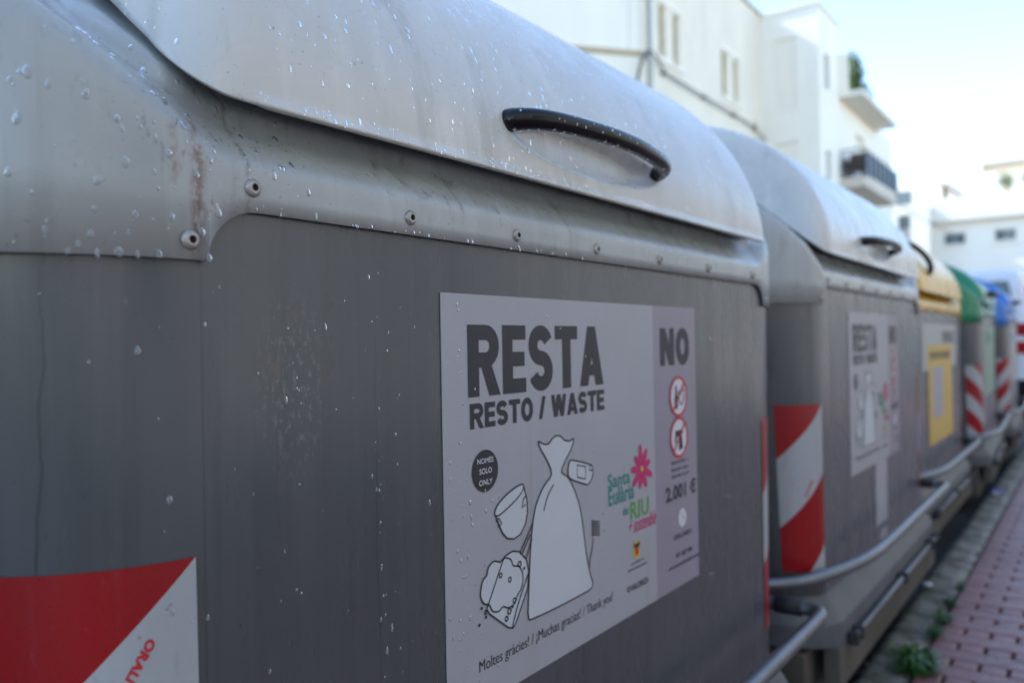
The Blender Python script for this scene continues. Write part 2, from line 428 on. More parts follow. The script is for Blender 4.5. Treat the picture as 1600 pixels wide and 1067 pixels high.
# kerb stones
kerb = structure('kerb')
x = -3.0; k = 0
while x < 24:
    L = random.uniform(.46,.54); bm = bmesh.new()
    bmesh.ops.create_grid(bm, x_segments=14, y_segments=5, size=1)
    vv = []
    for v in bm.verts:
        u, w = (v.co.x+1)/2, (v.co.y+1)/2
        e = min(u, 1-u)*L; e2 = min(w,1-w)*.136
        z = -.003 - .012*max(0, 1-e/.02)**2 - .010*max(0, 1-e2/.018)**2 + random.uniform(-.0015,.0015)
        v.co = (u*L, -.138+w*.136, z)
    sk = bmesh.ops.extrude_edge_only(bm, edges=[e for e in bm.edges if e.is_boundary])
    for v in sk['geom']:
        if isinstance(v, bmesh.types.BMVert): v.co.z = -.135
    bmesh.ops.recalc_face_normals(bm, faces=bm.faces)
    me = bpy.data.meshes.new('kerb_stone'); bm.to_mesh(me); bm.free(); me.materials.append(MAT['kerb'])
    me.polygons.foreach_set('use_smooth', [True]*len(me.polygons))
    o = link('kerb_stone', me, kerb, (x, 0, random.uniform(-.004,.003)))
    x += L+.007
box_obj('kerb_bed', MAT['mortar'], (-3,24,-.134,-.006,-.13,-.03), kerb)

# ------------------------------------------------------------------ the container family
Z0 = 1.14                                    # eye height above the container's foot: rel + Z0 = local height
CX, RC, HW = .697, .22, .917
FRONTX = sorted(set([-CX] + [s*(CX-d) for s in (-1,1) for d in (0,.0015,.004,.008,.014,.022,.032,.044,.056)] + [i*.04-.62 for i in range(32)] + [CX]))
def outline():
    pts = [(x, 0., 0., -1.) for x in FRONTX]
    def arc(cx, cy, r, a0, a1, n):
        for i in range(1, n+1):
            a = R(a0+(a1-a0)*i/n); pts.append((cx+r*math.cos(a), cy+r*math.sin(a), math.cos(a), math.sin(a)))
    arc(CX, RC, RC, -90, 0, 18)
    for i in range(1, 13): pts.append((HW, RC+(1.10-RC)*i/12, 1., 0.))
    arc(HW-.15, 1.10, .15, 0, 90, 8)
    for i in range(1, 9): pts.append((HW-.15-(2*HW-.3)*i/8, 1.25, 0., 1.))
    arc(-(HW-.15), 1.10, .15, 90, 180, 8)
    for i in range(1, 13): pts.append((-HW, 1.10-(1.10-RC)*i/12, -1., 0.))
    arc(-CX, RC, RC, 180, 270, 18)
    return pts[:-1]
OUT = outline()
def lift(x, y):
    """how far the shoulder has climbed, measured along the rounded corner from just before the corner starts"""
    a = 0. if y <= 0 else (RC*math.acos(max(-1, 1-y/RC)) if y < RC else RC*math.pi/2+(y-RC))
    if abs(x) > .662 or y > .5: a += CX-.662 if (y > 0) else min(abs(x), CX)-.662
    l = .68*(math.sqrt(a*a+.0009)-.03)
    return l if l < .24 else .24+.13*(1-math.exp(-(l-.24)/.13))
def rings(rows, cap_top=None, cap_bot=False):
    """rows: functions or tuples (z, front inset, side factor, lift weight, taper)"""
    v = []; n = len(OUT)
    for rw in rows:
        for (bx,by,nx,ny) in OUT:
            z, ins, kf, lw, tp = rw
            zz = z(bx,by,nx) if callable(z) else z
            i = ins*(1+kf*abs(nx)**1.5)
            L = lift(bx, by)*lw
            v.append((bx-nx*i-nx*(tp+.10*L*abs(nx)), by-ny*i, zz+L+Z0))
    f = [(r*n+k, r*n+(k+1)%n, (r+1)*n+(k+1)%n, (r+1)*n+k) for r in range(len(rows)-1) for k in range(n)]
    if cap_top is not None:
        c = len(v); v.append(cap_top); b = (len(rows)-1)*n
        f += [(b+k, b+(k+1)%n, c) for k in range(n)]
    if cap_bot: f.append(tuple(reversed(range(n))))
    return v, f
def taper(z): return .13*max(0, min(1, (.15-z)/1.0))
bz = [.16,.10,0,-.1,-.2,-.3,-.4,-.5,-.6,-.7,-.80]
bv, bf = rings([(z, .0, 0, 0, taper(z)) for z in reversed(bz)], None)
BODY = mkmesh('body', bv, bf, MAT['body'], True)
# upper housing with its stepped hem
LO, HI = .0765, .1235
def hem(bx, by, nx):
    if by > .0001 or abs(bx) >= CX-.0001: return LO
    d = CX-abs(bx)
    return HI if d > .052 else LO+(HI-LO)*math.sqrt(max(0, 1-(1-d/.052)**2))
HR = [(hem,-.0075,0,0,.0),(.140,-.0078,0,.05,0),(.150,-.0078,0,.2,0),(.158,-.0074,0,.45,0),(.164,-.0064,0,.7,.0),(.170,-.0042,0,.85,0),(.175,-.001,.0,.93,0),(.180,.003,1.5,1,0),(.186,.008,3.,1,0),(.192,.0130,4.2,1,0),(.198,.0180,5.2,1,0),(.203,.0220,6,1,0),
      (.208,.0250,6.5,1,0),(.214,.0265,6.7,1,0),(.220,.0272,6.8,1,0),(.228,.028,6.9,1,0)]
hv, hf = rings(HR, (0, .62, .55+Z0))
def housing(mat): return mkmesh('upper_housing', hv, hf, mat, True)
# lid
LA, LB, LYC, LZC = .60, .47, .58, .217
def lid_mesh(mat, recess=True, LBB=.47):
    LB = LBB
    phis = [14*i/34 for i in range(35)] + [14+(76*i/26) for i in range(1,27)] + [90+62*i/14 for i in range(1,15)]
    rf = .07; ncen = 120; ns = 20; V = []; n = 0
    rowsN = ncen+1+2*ns
    for ph in phis:
        c, s = math.cos(R(ph)), math.sin(R(ph))
        wr = .655-.085*abs(math.sin(R(min(ph,90))))
        spoke = math.hypot(LA*c, LB*s)
        # depth at which the inward spoke meets the sloping seam
        def seamz(y): return min(.217+.80*(y+.02), .615)
        lo, hi = 0., spoke*.98
        def pt(d):
            q = 1-d/spoke; return LYC-LA*c*q, LZC+LB*s*q
        for _ in range(30):
            m = (lo+hi)/2; y, z = pt(m)
            if z > seamz(y): lo = m
            else: hi = m
        D = lo if ph > 0 else 0.
        def xd(d): return wr + (rf*math.sqrt(max(0,1-(1-min(d,rf)/rf)**2))) + .30*max(0,d-rf)
        row = []
        for k in range(ns, 0, -1): d = D*(k/ns)**1.6; y, z = pt(d); row.append((-xd(d), y, z))
        for k in range(ncen+1):
            x = -wr+2*wr*k/ncen; y, z = pt(0.)
            if recess:
                e = math.hypot((x+.058)/.218, (z-.279)/.036)
                if e < 1:
                    q = min(1, (1-e)/.30); q = q*q*(3-2*q); y += .026*q
            # slight outward lip along the free edge
            y -= .0035*max(0, 1-(z-.217)/.012)
            row.append((x, y, z))
        for k in range(1, ns+1): d = D*(k/ns)**1.6; y, z = pt(d); row.append((xd(d), y, z))
        V += [(a,b,cz+Z0) for a,b,cz in row]
    F = [(r*rowsN+k, r*rowsN+k+1, (r+1)*rowsN+k+1, (r+1)*rowsN+k) for r in range(len(phis)-1) for k in range(rowsN-1)]
    return mkmesh('lid', V, F, mat, True, merge=.00002)
# screws
def screw_mesh():
    m = MB(); prof = [(.0088,0),(.0088,-.0015),(.0078,-.0032),(.0055,-.0046),(.0034,-.0049)]
    n = 20; v = []; f = []
    for (r,y) in prof:
        for k in range(n): a = 2*math.pi*k/n; v.append((r*math.cos(a), y, r*math.sin(a)))
    for i in range(len(prof)-1):
        for k in range(n): f.append((i*n+k, i*n+(k+1)%n, (i+1)*n+(k+1)%n, (i+1)*n+k))
    b = (len(prof)-1)*n; base = len(v)
    for k in range(n): a = 2*math.pi*k/n; v.append((.0030*math.cos(a), -.0015, .0030*math.sin(a)))
    for k in range(n): f.append((b+k, b+(k+1)%n, base+(k+1)%n, base+k))
    f.append(tuple(base+k for k in range(n)))
    me = mkmesh('screw', v, f, [MAT['steel'], MAT['bolt_hole']], True, True)
    for p in me.polygons:
        if abs(p.center.y) < .0036 and math.hypot(p.center.x,p.center.z) < .0036: p.material_index = 1
    return me
SCREW = screw_mesh()
SCREWS = [(-.714,.0925),(-.652,.145),(-.449,.142),(-.25,.1425),(-.046,.142),(.167,.142),(.38,.1415),(.623,.142),(.709,.090)]

def surf(arc, z, off=0.):
    """point on the lower body: arc metres round the left (negative side of the) corner from the front panel's edge"""
    r = RC; tp = taper(z)
    if arc <= 0: x, y, nx, ny = -CX-arc, 0., 0., -1.
    elif arc < r*math.pi/2:
        a = arc/r; x, y, nx, ny = -CX-r*math.sin(a), r-r*math.cos(a), -math.sin(a), -math.cos(a)
    else: x, y, nx, ny = -HW, r+(arc-r*math.pi/2), -1., 0.
    x -= nx*tp
    return Vector((x+nx*off, y+ny*off, z+Z0)), Vector((nx,ny,0))
def decal(name, a0, a1, z0, z1, mat, parent, mirror=False):
    NA, NZ = 24, 14; v=[]; uv=[]
    for j in range(NZ+1):
        for i in range(NA+1):
            arc = a1+(a0-a1)*i/NA; p,_ = surf(arc, z0+(z1-z0)*j/NZ, .0012)
            if mirror: p.x = -p.x
            v.append(p); u = i/NA; uv.append((1-u if mirror else u, j/NZ))
    f = [(j*(NA+1)+i, j*(NA+1)+i+1, (j+1)*(NA+1)+i+1, (j+1)*(NA+1)+i) for j in range(NZ) for i in range(NA)]
    if mirror: f = [tuple(reversed(q)) for q in f]
    return link(name, mkmesh(name, v, f, mat, True, uvs=uv), parent)
def decal_text(s, arc_mid, z_mid, length, height, ang, mat, parent):
    v, f = text_geo(s, .05); xs=[p[0] for p in v]; ys=[p[1] for p in v]
    out=[]
    for p in v:
        a = ((p[0]-min(xs))/(max(xs)-min(xs))-.5)*length; b = ((p[1]-min(ys))/(max(ys)-min(ys))-.5)*height
        du = a*math.cos(ang)-b*math.sin(ang); dz = a*math.sin(ang)+b*math.cos(ang)
        q,_ = surf(arc_mid-du, z_mid+dz, .0020); out.append(q)
    return link('lettering', mkmesh('lettering', out, f, mat), parent)

def waste_sticker(parent, x0, ztop):
    st = link('sticker', mkmesh('sticker', *(lambda b: (b.v,b.f))((lambda m: (m.box(0,.543,-.0004,.0006,-.502,0), m)[1])(MB())), MAT['paper'], fix=True), parent, (x0, -.0012, ztop))
    st['label'] = 'lilac white waste sticker with a drawn tied bag'
    m = MB(); m.box(.543,.718,-.0004,.0006,-.502,0); m.build('price_strip', MAT['paper2'], st)
    i, L1, L2 = MAT['ink'], .0010, .0016
    block('RESTA', .047,.372,-.1255,-.037, .0215, st, L1, .0065)
    block('RESTO / WASTE', .0495,.373,-.1645,-.1335, .0078, st, L1, .0026)
    block('NO', .570,.691,-.104,-.038, .0185, st, L1, .0075)
    fill2d('round_badge', circle_pts(.077,-.218,.0262,36), i, st, L1)
    text('NOMÉS', .061,-.2085,.093,-.2005, MAT['white_ink'], st, L2, .01)
    text('SOLO', .065,-.2215,.0895,-.2145, MAT['white_ink'], st, L2, .01)
    text('ONLY', .064,-.2355,.0905,-.2285, MAT['white_ink'], st, L2, .01)
    bag = [(.193,-.194),(.205,-.199),(.218,-.2),(.226,-.195),(.237,-.191),(.249,-.193),(.258,-.199),(.272,-.202),(.283,-.200),(.275,-.215),(.260,-.228),(.249,-.243),
           (.264,-.252),(.280,-.270),(.296,-.300),(.305,-.335),(.312,-.372),(.322,-.405),(.329,-.420),(.322,-.427),(.298,-.4285),(.231,-.4295),(.175,-.4285),(.163,-.424),(.164,-.397),(.170,-.34),(.176,-.305),(.186,-.278),(.204,-.257),(.224,-.243),(.213,-.222),(.200,-.207)]
    fill2d('bag_drawing', bag, MAT['bag_white'], st, L1, 3)
    patch = [(.271,-.232),(.280,-.2305),(.327,-.243),(.3345,-.250),(.333,-.262),(.322,-.271),(.309,-.269),(.274,-.257),(.267,-.250),(.267,-.240)]
    fill2d('patch_drawing', patch, MAT['bag_white'], st, L1, 3)
    pot = [(.094,-.2745),(.100,-.265),(.118,-.255),(.140,-.248),(.156,-.2465),(.154,-.255),(.140,-.264),(.118,-.273),(.101,-.278)]
    potb = [(.096,-.277),(.102,-.289),(.109,-.301),(.119,-.310),(.133,-.314),(.148,-.311),(.160,-.299),(.165,-.285),(.164,-.268),(.157,-.248)]
    fill2d('pot_drawing', pot+[(.164,-.268),(.165,-.285),(.160,-.299),(.148,-.311),(.133,-.314),(.119,-.310),(.109,-.301),(.102,-.289)][:0] or pot, MAT['bag_white'], st, L1+.0003, 3)
    fill2d('pot_body_drawing', potb, MAT['bag_white'], st, L1, 0)
    board = [(.108,-.338),(.114,-.332),(.130,-.329),(.145,-.333),(.160,-.346),(.165,-.362),(.162,-.385),(.134,-.424),(.128,-.4275),(.118,-.424),(.080,-.396),(.075,-.388)]
    fill2d('board_drawing', board, MAT['bag_white'], st, L1-.0002, 0)
    sponge = [(.064,-.362),(.068,-.352),(.076,-.347),(.080,-.338),(.091,-.333),(.103,-.337),(.113,-.334),(.126,-.339),(.131,-.348),(.144,-.352),(.152,-.366),(.148,-.381),(.139,-.388),(.133,-.397),(.119,-.399),(.108,-.3945),(.098,-.398),(.086,-.394),(.080,-.385),(.069,-.380),(.0635,-.371)]
    fill2d('sponge_drawing', sponge, MAT['bag_white'], st, L1+.0002, 3)
    lines = [(bag,True,3),([(.228,-.258),(.213,-.272),(.203,-.290)],False,4),(patch,True,3),([(.291,-.239),(.315,-.2445),(.313,-.2625),(.291,-.257)],True,0),([(.328,-.2435),(.325,-.251),(.334,-.2525)],False,0),
             (pot,True,3),(potb,False,0),([(.0965,-.285),(.102,-.281),(.108,-.289),(.101,-.293)],False,0),([(.163,-.262),(.156,-.266),(.153,-.277),(.161,-.274)],False,0),
             (board,True,0),([(.127,-.427),(.139,-.402),(.164,-.366)],False,3),(sponge,True,3),
             ([(.146,-.335),(.170,-.309),(.1755,-.302)],False,0),([(.160,-.345),(.174,-.322)],False,0),([(.151,-.337),(.171,-.315)],False,0),
             ([(.333,-.354),(.329,-.368),(.322,-.384),(.320,-.398)],False,3)]
    for cx, cy, r in [(.073,-.392,.0022),(.132,-.393,.003),(.121,-.404,.0035),(.115,-.412,.003),(.104,-.354,.0028),(.123,-.364,.0030),(.145,-.349,.0035)]:
        lines.append((circle_pts(cx,cy,r,10),True,0))
    ribbons('drawing_outline', lines, i, st, L1+.0006, .0021)
    br = [([(.3275+.0042*k,-.326-.0012*k),(.324+.0042*k,-.349-.0012*k)],False,0) for k in range(6)]
    br = [([(.3305,-.328-.0034*k),(.352,-.333-.0034*k)],False,0) for k in range(7)]+[([(.3305,-.325),(.3305,-.352)],False,0)]
    ribbons('brush_drawing', br, i, st, L2, .0018)
    for k,(cx,cy) in enumerate([(.065,-.385),(.073,-.398),(.060,-.404),(.128,-.400),(.155,-.357)]): fill2d('crumb_print', circle_pts(cx,cy,.0022,10), i, st, L2)
    text('Moltes gràcies! / ¡Muchas gracias! / Thank you!', .059,-.4665,.389,-.448, i, st, L1, .0)
    # town logo
    T, G, K = MAT['teal_ink'], MAT['green_ink'], MAT['magenta_ink']
    text('Santa', .380,-.289,.452,-.266, T, st, L1, .02)
    text('Eulària', .381,-.316,.465,-.289, T, st, L1, .02)
    text('des', .426,-.338,.446,-.3235, T, st, L1, .008)
    text('RIU', .451,-.350,.516,-.321, G, st, L1, .02)
    text('+ sostenible', .446,-.372,.543,-.347, K, st, L1, .004, 0, .5)
    v=[];f=[]
    for k in range(9):
        a = 2*math.pi*k/9+.3; Lp = .033+.004*(k%3); b=len(v); ca, sa = math.cos(a), math.sin(a)
        prof = [(.004,.0015),(.012,.0048),(.022,.0062),(Lp-.004,.0048),(Lp,.001)]
        ps = [(r, w) for r,w in prof]+[(r,-w) for r,w in reversed(prof)]
        v += [(.4925+(r*ca-w*sa), -L1-.0004, -.2715+(r*sa+w*ca)) for r,w in ps]
        f.append(tuple(reversed(range(b,b+len(ps)))))
    link('flower_logo', mkmesh('flower_logo', v, f, K, fix=False), st)
    fill2d('flower_centre', circle_pts(.4925,-.2715,.0048,12), MAT['yellow_ink'], st, L2+.0002)
    fill2d('crest_print', [(.457,-.388),(.464,-.3855),(.4705,-.389),(.477,-.3855),(.484,-.388),(.481,-.400),(.483,-.409),(.4705,-.416),(.458,-.409),(.460,-.400)], MAT['yellow_ink'], st, L1)
    fill2d('crest_print', [(.464,-.393),(.477,-.393),(.4755,-.407),(.4705,-.412),(.4655,-.407)], MAT['red_ink'], st, L1+.0004)
    fill2d('crest_print', [(.459,-.389),(.469,-.391),(.482,-.389),(.478,-.397),(.463,-.397)], i, st, L2+.0002)
    text('AJUNTAMENT DE', .449,-.4235,.495,-.419, i, st, L1, .01)
    text('SANTA EULÀRIA DES RIU', .439,-.4315,.506,-.4265, i, st, L1, .01)
    text('VALORIZA', .4475,-.464,.510,-.4535, i, st, L1, .02)
    ribbons('ring_logo', [(circle_pts(.4405,-.4585,.0038,16),True,0)], i, st, L1, .002)
    # right strip
    for cy in (-.161,-.2345):
        fill2d('sign_disc', circle_pts(.6395,cy,.034,40), MAT['white_ink'], st, L1)
    ribbons('sign_ring', [(circle_pts(.6395,cy,.0345,40),True,0) for cy in (-.161,-.2345)], MAT['red_ink'], st, L2+.0004, .0048)
    ribbons('sign_slash', [([(.616,-.185),(.663,-.137)],False,0),([(.616,-.2585),(.663,-.2105)],False,0)], MAT['red_ink'], st, L2+.0008, .0042)
    fill2d('bottle_pictogram', [(.626,-.142),(.631,-.140),(.633,-.155),(.638,-.166),(.634,-.184),(.625,-.182),(.623,-.166),(.627,-.155)], i, st, L1+.0006)
    ribbons('arrow_pictogram', [([(.640,-.150),(.644,-.170),(.652,-.176),(.662,-.165),(.660,-.150)],False,3),([(.648,-.158),(.656,-.146),(.663,-.152)],False,0)], i, st, L1+.0006, .003)
    fill2d('machine_pictogram', [(.624,-.222),(.655,-.222),(.657,-.227),(.651,-.230),(.655,-.256),(.636,-.258),(.640,-.243),(.636,-.231),(.628,-.235),(.626,-.244),(.622,-.244)], i, st, L1+.0006)
    text('Sanció fins a', .606,-.281,.676,-.2735, i, st, L1, .005)
    text('Sanción hasta', .606,-.2935,.678,-.287, i, st, L1, .005)
    text('Sanction up to', .607,-.308,.679,-.2985, i, st, L1, .005)
    text('2.001 €', .582,-.3445,.709,-.3165, i, st, L1, .035)
    fill2d('clock_pictogram', circle_pts(.6475,-.381,.0165,26), MAT['white_ink'], st, L1)
    ribbons('clock_hands', [([(.6475,-.371),(.6475,-.381),(.655,-.384)],False,0)], MAT['paper2'], st, L2, .002)
    text('19:00-24:00 h.', .611,-.4165,.690,-.4065, i, st, L1, .008)
    text('971 407 994', .618,-.450,.688,-.4405, i, st, L1, .02)
    text('www.santaeulariadesriu.com', .589,-.465,.717,-.4575, i, st, L1, .01)
    return st

def block(s_, x0, x1, z0, z1, t, parent, layer, gap, widths=None):
    """heavy block capitals drawn as bands of width t"""
    h = z1-z0; rel_w = {'R':1.0,'E':.80,'S':.92,'T':.92,'A':1.06,'O':1.02,'N':1.0,'W':1.45,'/':.62,' ':.34}
    tot = sum(rel_w[c] for c in s_); unit = ((x1-x0)-gap*(len(s_)-1))/tot
    V=[];F=[];x = x0; nl = [0]
    def band(pts, tt=t):
        P=[Vector((p[0],p[1])) for p in pts]; n=len(P); b=len(V); nl[0]+=1; L = layer+nl[0]*.000012
        for i in range(n):
            if i==0: d=(P[1]-P[0]).normalized(); k=1
            elif i==n-1: d=(P[-1]-P[-2]).normalized(); k=1
            else:
                a=(P[i]-P[i-1]).normalized(); c=(P[i+1]-P[i]).normalized(); d=(a+c).normalized(); k=1/max(.35,math.sqrt((1+a.dot(c))/2))
            nn=Vector((-d.y,d.x))*tt*.5*k
            V.append((P[i].x+nn.x,-L,P[i].y+nn.y)); V.append((P[i].x-nn.x,-L,P[i].y-nn.y))
        for i in range(n-1): F.append((b+2*i+1,b+2*i+3,b+2*i+2,b+2*i))
    def arcp(cx,cy,rx,ry,a0,a1,n=10): return [(cx+rx*math.cos(R(a0+(a1-a0)*i/n)), cy+ry*math.sin(R(a0+(a1-a0)*i/n))) for i in range(n+1)]
    def poly(pts):
        b=len(V); nl[0]+=1; L=layer+nl[0]*.000012
        for p in pts: V.append((p[0],-L,p[1]))
        F.append(tuple(range(b,b+len(pts))))
    for ch in s_:
        w = rel_w[ch]*unit; a=x; b=x+w; q=t*.5; v=t*.88; m=(z0+z1)/2
        if ch=='R':
            band([(a+q,z0),(a+q,z1)]); r_=(z1-(z0+h*.40))/2-v*.5; cy=z1-v*.5-r_; rx=min(w*.45,r_*1.0)
            band([(a+q,z1-v*.5)]+arcp(b-rx-q,cy,rx,r_,90,-90,12)+[(a+q,z0+h*.40+v*.5)], v)
            poly([(a+w*.40,z0+h*.43),(b-t*1.02,z0),(b+t*.04,z0),(a+w*.40+t*1.0,z0+h*.43)])
        elif ch=='E':
            band([(a+q,z0),(a+q,z1)]); band([(a+q,z1-v/2),(b,z1-v/2)],v); band([(a+q,z0+v/2),(b,z0+v/2)],v); band([(a+q,m),(b-w*.06,m)],v)
        elif ch=='T': band([((a+b)/2,z0),((a+b)/2,z1)]); band([(a,z1-v/2),(b,z1-v/2)],v)
        elif ch=='O': rx=w/2-q; ry=h/2-v/2; band(arcp((a+b)/2,m,rx,ry,0,360,28))
        elif ch=='S':
            rx=w/2-q; ry=(h-v)/4; cx=(a+b)/2; top=arcp(cx,m+ry,rx,ry,20,270,16); bot=arcp(cx,m-ry,rx,ry,90,-160,16)
            band(top+bot[1:], t*.93)
        elif ch=='A':
            c=(a+b)/2; poly([(a,z0),(a+t*1.05,z0),(c+t*.5,z1),(c-t*.5,z1)]); poly([(b-t*1.05,z0),(b,z0),(c+t*.5,z1),(c-t*.5,z1)])
            band([(a+w*.22,z0+h*.26),(b-w*.22,z0+h*.26)],v*.85)
        elif ch=='N': band([(a+q,z0),(a+q,z1)]); band([(b-q,z0),(b-q,z1)]); poly([(b-t*1.1,z0),(b,z0),(a+t*1.1,z1),(a,z1)])
        elif ch=='W':
            p=[a,a+w*.29,a+w*.5,a+w*.71,b]; k=t*.55
            poly([(p[1]-k,z0),(p[1]+k,z0),(a+t,z1),(a,z1)]); poly([(p[1]-k,z0),(p[1]+k,z0),(p[2]+k,z1),(p[2]-k,z1)])
            poly([(p[3]-k,z0),(p[3]+k,z0),(p[2]+k,z1),(p[2]-k,z1)]); poly([(p[3]-k,z0),(p[3]+k,z0),(b,z1),(b-t,z1)])
        elif ch=='/': poly([(a,z0),(a+t*.95,z0),(b,z1),(b-t*.95,z1)])
        x = b+gap
    return link('lettering', mkmesh('lettering', V, F, MAT['ink'], fix=False), parent)
# drops ------------------------------------------------------------------
def drop_geo():
    v=[]; f=[]; n=8
    for (r,h) in [(1.,0.),(1.0,.22),(.82,.62),(.42,.92)]:
        for k in range(n): a=2*math.pi*k/n; v.append((r*math.cos(a), r*math.sin(a), h))
    v.append((0,0,1.02))
    for i in range(3):
        for k in range(n): f.append((i*n+k, i*n+(k+1)%n, (i+1)*n+(k+1)%n, (i+1)*n+k))
    for k in range(n): f.append((3*n+k, 3*n+(k+1)%n, 4*n))
    f.append(tuple(reversed(range(n))))
    return v,f
DV, DF = drop_geo()
def add_drop(mb, p, n, r, el=1.4, hgt=.5, tear=.0):
    n = n.normalized(); down = Vector((0,0,-1)); d = down - n*down.dot(n)
    d = d.normalized() if d.length > 1e-3 else n.orthogonal().normalized()
    s = n.cross(d); out=[]; j=[random.uniform(.85,1.15) for _ in range(8)]
    for k,(a,b,c) in enumerate(DV):
        q = j[k%8] if k<24 else 1
        ly = b*r*el*q; sx = a*r*q*(1-tear*(-b if b<0 else 0)*.7)
        out.append(p + s*sx + d*ly + n*(c*r*hgt-.00005))
    mb.add(out, DF)
def scatter(mb, me, count, cond, size, wfun=None, el=(1.1,2.2), hgt=.5):
    ps=[]; ws=[]
    for p in me.polygons:
        c = p.center
        if cond(c, p.normal):
            w = p.area*(wfun(c) if wfun else 1); ps.append(p); ws.append(w)
    if not ps: return
    for p in random.choices(ps, ws, k=count):
        vs = [me.vertices[i].co for i in p.vertices]
        a,b = random.random(), random.random()
        if len(vs)==4: q = (vs[0]*(1-a)+vs[1]*a)*(1-b)+(vs[3]*(1-a)+vs[2]*a)*b
        else: q = p.center.copy()
        add_drop(mb, q, p.normal, size(), random.uniform(*el), hgt, random.random()*.8)

def make_bin(i, label, hm, lm, cy=0., cz=-.12, handle='bow', tape='stripe_l'):
    root = thing('waste_container', label, 'waste container', (1.09+1.87*i, cy, cz), 'large street waste containers in a row')
    bo = link('body', BODY.copy() if i==0 else BODY, root)
    if i == 0: bo.data.materials[0] = MAT['body_marked']
    root.rotation_euler[2] = (0,0,0,R(2.4),R(2.0))[i]
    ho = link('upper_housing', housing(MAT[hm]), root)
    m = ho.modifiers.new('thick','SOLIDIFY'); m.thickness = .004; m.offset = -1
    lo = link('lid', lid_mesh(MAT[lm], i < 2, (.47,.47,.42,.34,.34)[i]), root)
    m = lo.modifiers.new('thick','SOLIDIFY'); m.thickness = .0055; m.offset = -1
    for x,z in SCREWS:
        o = link('screw', SCREW, root, (x, -.0074 if abs(x)<CX else -.0073, z+Z0)); o.rotation_euler[1] = random.uniform(0,6); o.scale = (.95,1,.95)
    # handle
    mb = MB()
    if handle == 'bow':
        ctr = [(-.268,-.004,.286),(-.266,-.020,.288),(-.24,-.040,.290),(-.19,-.054,.2915),(-.11,-.064,.2925),(-.055,-.066,.293),(.0,-.064,.2925),(.08,-.054,.2905),(.128,-.038,.289),(.148,-.018,.2865),(.150,.004,.284)]
        pts = catmull([(a,b,c+Z0) for a,b,c in ctr], 7)
        n = len(pts); mb.tube(pts, [.0125+.0035*max(0,1-2.2*k/(n-1))**2+.002*(k/(n-1))**6 for k in range(n)], 16)
    else:
        ctr = [(-.35,.02,.30),(-.355,-.012,.33),(-.39,-.005,.385),(-.45,.035,.44),(-.53,.10,.475),(-.59,.17,.48),(-.60,.21,.46)]
        mb.tube(catmull([(a,b,c+Z0) for a,b,c in ctr], 6), .014, 12)
    hd = mb.build('handle', MAT['black'], lo, smooth=True)
    # base ledge: sloping flange and its upright face
    v=[]; n=len(OUT)
    rows = [(-.715,.002),(-.722,-.004),(-.775,-.040),(-.783,-.044),(-.800,-.045),(-.845,-.043),(-.850,-.030)]
    for z,ins in rows:
        for (bx,by,nx,ny) in OUT: v.append((bx-nx*(ins+taper(z)), by-ny*ins, z+Z0))
    f=[(r*n+k,(r+1)*n+k,(r+1)*n+(k+1)%n,r*n+(k+1)%n) for r in range(len(rows)-1) for k in range(n)]
    lme = mkmesh('base_ledge', v, f, MAT['ledge'], True, True); lme.set_sharp_from_angle(angle=R(22)); link('base_ledge', lme, root)
    # lower rail under the ledge, a rod along its top edge, black clamps
    m = MB(); m.box(-.74,.74,-.046,.0,-.957+Z0,-.846+Z0); m.box(-.80,.80,.03,1.15,-1.05+Z0,-.86+Z0)
    m.build('lower_rail', MAT['skirt'], root, bevel=.006)
    m = MB(); m.tube([(-.66,-.058,-.838+Z0),(0,-.058,-.838+Z0),(.70,-.058,-.838+Z0)], .0095, 10)
    rod = m.build('rod', MAT['galv'], root, smooth=True)
    for cx_ in (-.655,-.60,.02,.55,.69):
        m = MB(); m.box(cx_-.012,cx_+.012,-.074,-.044,-.856+Z0,-.822+Z0); m.build('clamp', MAT['rubber'], rod, bevel=.004)
    # foot bar: bent galvanised tube
    ctr = [(-.93,.22,-.655),(-.905,.10,-.655),(-.85,.03,-.652),(-.76,-.015,-.65),(-.66,-.042,-.65),(-.55,-.062,-.65),(-.42,-.074,-.65),(-.2,-.078,-.65),(.2,-.078,-.65),(.6,-.078,-.65),(.80,-.078,-.65),(.855,-.072,-.65),(.874,-.052,-.65),(.876,-.02,-.65),(.876,.05,-.65),(.876,.15,-.65)]
    m = MB(); m.tube(catmull([(a,b,c+Z0) for a,b,c in ctr], 4), .0165, 14); fb = m.build('foot_bar', MAT['galv'], root, smooth=True)
    m = MB(); m.tube([(.876,-.025,-.65+Z0),(.876,.04,-.65+Z0)], .021, 14); m.build('bar_sleeve', MAT['rubber'], fb, smooth=True)
    for sx in (-.62,.62):
        for yy in (.18,1.0):
            m = MB(); m.tube([(sx-.025,yy,.075),(sx+.025,yy,.075)], .075, 18); m.build('wheel', MAT['tyre'], root, smooth=False)
    # tapes
    a = decal('reflective_tape', .015, .205, -.174 if i==0 else -.195, -.649, MAT[tape], root)
    decal_text('ORALITE', .078 if i==0 else .10, -.257 if i==0 else -.42, .055, .0095, R(233), MAT['red_ink'], a)
    b = decal('reflective_tape', -.016, .20, -.176, -.649, MAT['stripe_r'], root, True)
    return root, ho, lo, hd

